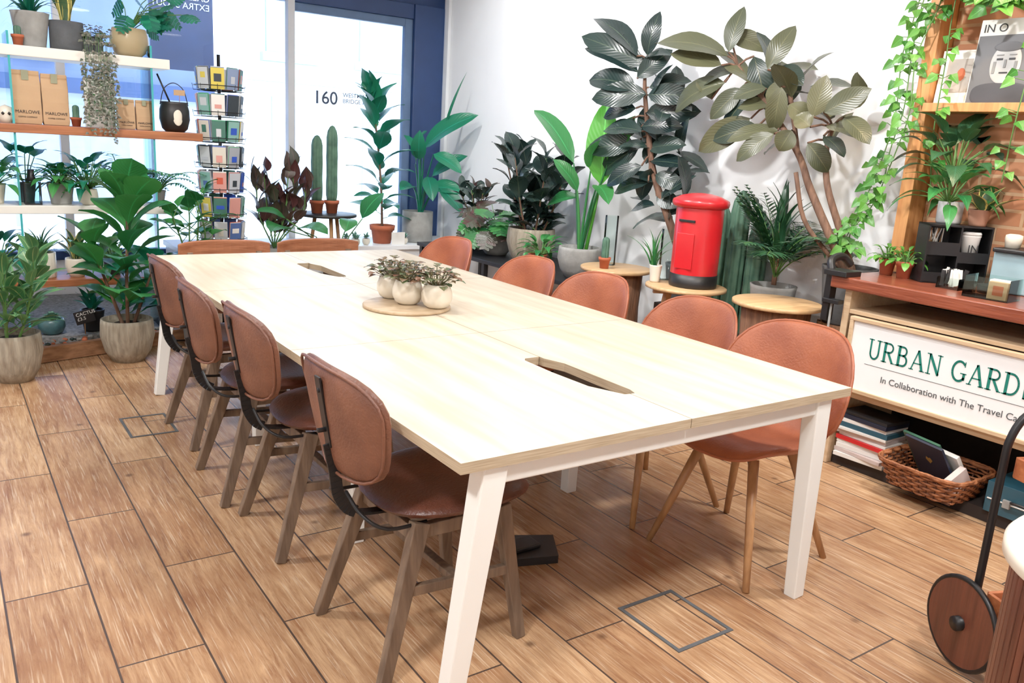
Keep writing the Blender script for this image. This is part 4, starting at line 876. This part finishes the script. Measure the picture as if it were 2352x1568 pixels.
def art2(b):
    b.b2((-.002,-.14,.0),(0,.14,.29),AD)
    b.cushion(lambda u,v:(-.004,-u*.065,.165+v*.085),.003,SK,pw=2.2,ex=2); b.cushion(lambda u,v:(-.004,-u*.125,.035+v*.05),.002,SU,pw=3)
    for s_ in(-1,1): b.box((-.0085,s_*.026,.185),(.002,.026,.008),SD); b.box((-.0085,s_*.027,.203),(.002,.03,.004),NG); b.box((-.008,s_*.045,.15),(.0015,.012,.05),NG)
    b.box((-.0085,0,.165),(.002,.010,.035),NG); b.box((-.0085,0,.127),(.002,.036,.006),SD)
    b.cushion(lambda u,v:(-.0055,-u*.062,.238+v*.022),.003,HG,pw=2)
e=frame('portrait_magazine',.47,1.742,.29,.36,art2,x=2.99)
text('IN O','masthead',(-.002,.13,.305),.05,INK,(pi/2,0,-pi/2),e)
frame('framed_sketch',.24,1.742,.16,.22,art1)
def vine(b,pts,n,s=(.05,.08),m=POTH,nrm=(-.7,-.6,.3)):
    P=smoothpath(pts,6); b.tube(P,.003,STEMG,n=5,cap=False); k=len(P)
    for i in range(n):
        f_=R(0,k-1.01); j=int(f_); c=P[j].lerp(P[j+1],f_-j); a=R(0,6.28); d=V((R(-.7,.2),cos(a),sin(a)*.7-.35)).normalized(); l=R(*s)
        p=c+V((d.x,d.y,abs(d.z)*.6))*R(.02,.06); p.x=min(p.x,XW-.03); b.tube([c,p],.0018,STEMG,n=4,cap=False)
        q=p+V((d.x*.5,d.y*.7,-.55))*l; q.x=min(q.x,XW-.02); b.leaf(p,q,V(nrm)+V((R(-.5,.5),R(-.5,.5),R(-.2,.6))),l*.66,m,'heart',bend=.05,nt=5)
def f(b):
    vine(b,[(2.98,.82,2.4),(2.97,.88,2.2),(2.98,.9,1.97),(2.97,.89,1.72),(2.96,.92,1.52),(2.98,.95,1.33),(2.95,1.02,1.2),(2.9,1.06,1.05)],70,(.05,.09))
    vine(b,[(2.95,.8,2.4),(2.95,.78,2.2),(2.94,.85,1.95),(2.94,.84,1.7),(2.94,.88,1.5),(2.95,.96,1.25),(2.92,1.04,1.1),(2.9,1.0,1.0)],60,(.05,.09))
    vine(b,[(3.02,.9,2.4),(3.02,.95,2.1),(3.03,.98,1.95),(3.02,.96,1.7),(3.04,1.0,1.5),(3.05,1.06,1.3)],36,(.05,.09))
    vine(b,[(2.94,.7,2.4),(2.92,.70,2.1),(2.93,.70,1.9),(2.93,.70,1.6),(2.95,.68,1.35)],34)
    vine(b,[(2.94,.55,2.4),(2.9,.52,2.25),(2.9,.5,2.12)],40,(.1,.15)); vine(b,[(2.94,.4,2.4),(2.9,.38,2.25),(2.92,.4,2.14)],34,(.1,.15)); vine(b,[(2.92,.3,2.1),(2.9,.33,1.7),(2.94,.36,1.4)],20)
    vine(b,[(2.96,.62,2.42),(2.9,.66,2.3),(2.86,.74,2.2)],40,(.09,.14))
plant('trailing_pothos',f,lambda b:pot(b,(3.03,.6,2.341),.09,.15,TERRA,'cone'))

# ------------------------------------------------------------------ trolley and round slatted table
A=V((.92,-.39,0)).normalized(); Np=V((.39,.92,0)).normalized(); O=V((1.475,-.465,0))
def cp(a,n_,z): return O+A*a+Np*n_+V((0,0,z))
e=empty('drinks_trolley'); b=B()
for a_ in (0,.5):
    c=cp(a_,0,.145)
    b.tube([c+Np*cos(t*pi/18)*.134+V((0,0,sin(t*pi/18)*.134)) for t in range(37)],.009,BLACKM,n=6,cap=False)
    vs=[]
    for off in(-.007,.007): vs+= [c+A*off+Np*cos(t*pi/18)*.13+V((0,0,sin(t*pi/18)*.13)) for t in range(36)]
    b.add(vs,[tuple(range(36)),tuple(range(71,35,-1))]+[(i,(i+1)%36,36+(i+1)%36,36+i) for i in range(36)],DKWOOD,False)
    b.tube([c-A*.025,c+A*.025],.022,BLACKM,n=12)
b.obj('wheels',e)
b=B()
b.tube(smoothpath([cp(.03,0,.13),cp(.03,0,.35),cp(.03,0,.62),cp(.035,0,.72),cp(.075,.0,.79),cp(.15,0,.81),cp(.35,0,.81),cp(.425,0,.79),cp(.465,0,.72),cp(.47,0,.62),cp(.47,0,.13)],5),.0115,BLACKM,n=10)
for a_ in (.05,.45): b.tube([cp(a_,-.45,.66),cp(a_,-.45,.0)],.0105,BLACKM,n=10); b.tube([cp(a_,0,.15),cp(a_,-.45,.15)],.007,BLACKM,n=8)
b.tube([cp(0,0,.145),cp(.5,0,.145)],.009,BLACKM,n=8); b.obj('tube_frame',e)
b=B(); Rz=Matrix((( A.x,Np.x,0),(A.y,Np.y,0),(0,0,1)))
for z in (.2,.62):
    c=cp(.25,-.225,z); b.box(c,(.37,.42,.012),SWEET,Rz)
    for s_ in(-1,1): b.box(c+Np*s_*.212+V((0,0,.02)),(.38,.012,.06),SWEET,Rz); b.box(c+A*s_*.19+V((0,0,.02)),(.012,.42,.06),SWEET,Rz)
b.obj('wooden_trays',e,bevel=.002)
e=empty('slatted_drum_table',(.995,-1.04,0)); b=B(); b.lathe((0,0,.67),[(.285,0),(.30,.012),(.30,.035),(.29,.048),(.001,.05)],CREAM,n=64); b.obj('top',e)
b=B(); b.lathe((0,0,0),[(.27,.0),(.27,.669)],DKWOOD,n=64)
for k in range(72):
    a=2*pi*k/72; b.box((cos(a)*.272,sin(a)*.272,.334),(.014,.021,.667),DKWOOD,Matrix.Rotation(a,3,'Z'))
b.obj('slats',e,bevel=.002)

# ------------------------------------------------------------------ lights
def lamp(x,y,power,size=.14,col=(1,.975,.95),target=None,spot=None):
    e=empty('ceiling_spotlight',(x,y,0)); b=B(); b.tube([(0,0,H-.001),(0,0,H-.12)],.012,WHITEM); b.lathe((0,0,H-.24),[(.055,0),(.06,.12),(.03,.13)],WHITEM,n=20); b.obj('lamp_housing',e)
    l=bpy.data.lights.new('bulb','SPOT' if spot else 'AREA'); l.energy=power; l.color=col
    if spot: l.spot_size=spot; l.spot_blend=.5; l.shadow_soft_size=.05
    else: l.shape='DISK'; l.size=size; l.spread=radians(170)
    o=bpy.data.objects.new('bulb',l); SC.collection.objects.link(o); o.parent=e; o.location=(0,0,H-.25)
    t=V(target or (x,y,0))-V((x,y,H-.25)); o.rotation_euler=t.to_track_quat('-Z','Y').to_euler()
for x,y,p in ((-1.6,-.6,44),(.6,-1.0,38),(-1.4,2.0,38),(.7,1.2,12),(.7,2.9,15),(2.2,-.6,40)): lamp(x,y,p,.3)
WC=(1,.985,.97)
lamp(1.5,1.1,135,col=WC,target=(3.2,1.6,1.6),spot=2.0); lamp(1.3,2.4,135,col=WC,target=(3.2,2.8,1.6),spot=2.0)
lamp(1.8,3.8,100,col=WC,target=(3.2,4.3,1.4),spot=2.0); lamp(2.4,.35,55,col=(1,.74,.44),target=(3.1,.4,1.4),spot=1.7)
lamp(-.6,2.8,90,target=(-.1,4.4,1.0),spot=1.7)
l=bpy.data.lights.new('sky_portal','AREA'); l.shape='RECTANGLE'; l.size=5.0; l.size_y=2.1; l.cycles.is_portal=True
o=bpy.data.objects.new('sky_portal',l); SC.collection.objects.link(o); o.location=(.33,YW+.12,1.46); o.rotation_euler=(-pi/2,0,0)
w=bpy.data.worlds.new('World'); SC.world=w; w.use_nodes=True; bg=w.node_tree.nodes['Background']; bg.inputs[0].default_value=(.74,.88,1,1); bg.inputs[1].default_value=5.8

# ------------------------------------------------------------------ camera
cam=bpy.data.cameras.new('camera'); co=bpy.data.objects.new('camera',cam); SC.collection.objects.link(co); SC.camera=co
yaw,pitch,roll=0.6137,0.2352,0.0606
f_=V((sin(yaw)*cos(pitch),cos(yaw)*cos(pitch),-sin(pitch))); r_=V((cos(yaw),-sin(yaw),0)); u_=r_.cross(f_)
r2=r_*cos(roll)+u_*sin(roll); u2=-r_*sin(roll)+u_*cos(roll)
M=Matrix(((r2.x,u2.x,-f_.x,-.9245),(r2.y,u2.y,-f_.y,-1.4802),(r2.z,u2.z,-f_.z,1.4459),(0,0,0,1)))
co.matrix_world=M; cam.sensor_width=36; cam.lens=1906.5/2352*36; cam.clip_start=.05
SC.view_settings.view_transform='Standard'; SC.view_settings.look='None'; SC.view_settings.exposure=0.33; SC.view_settings.gamma=1.15
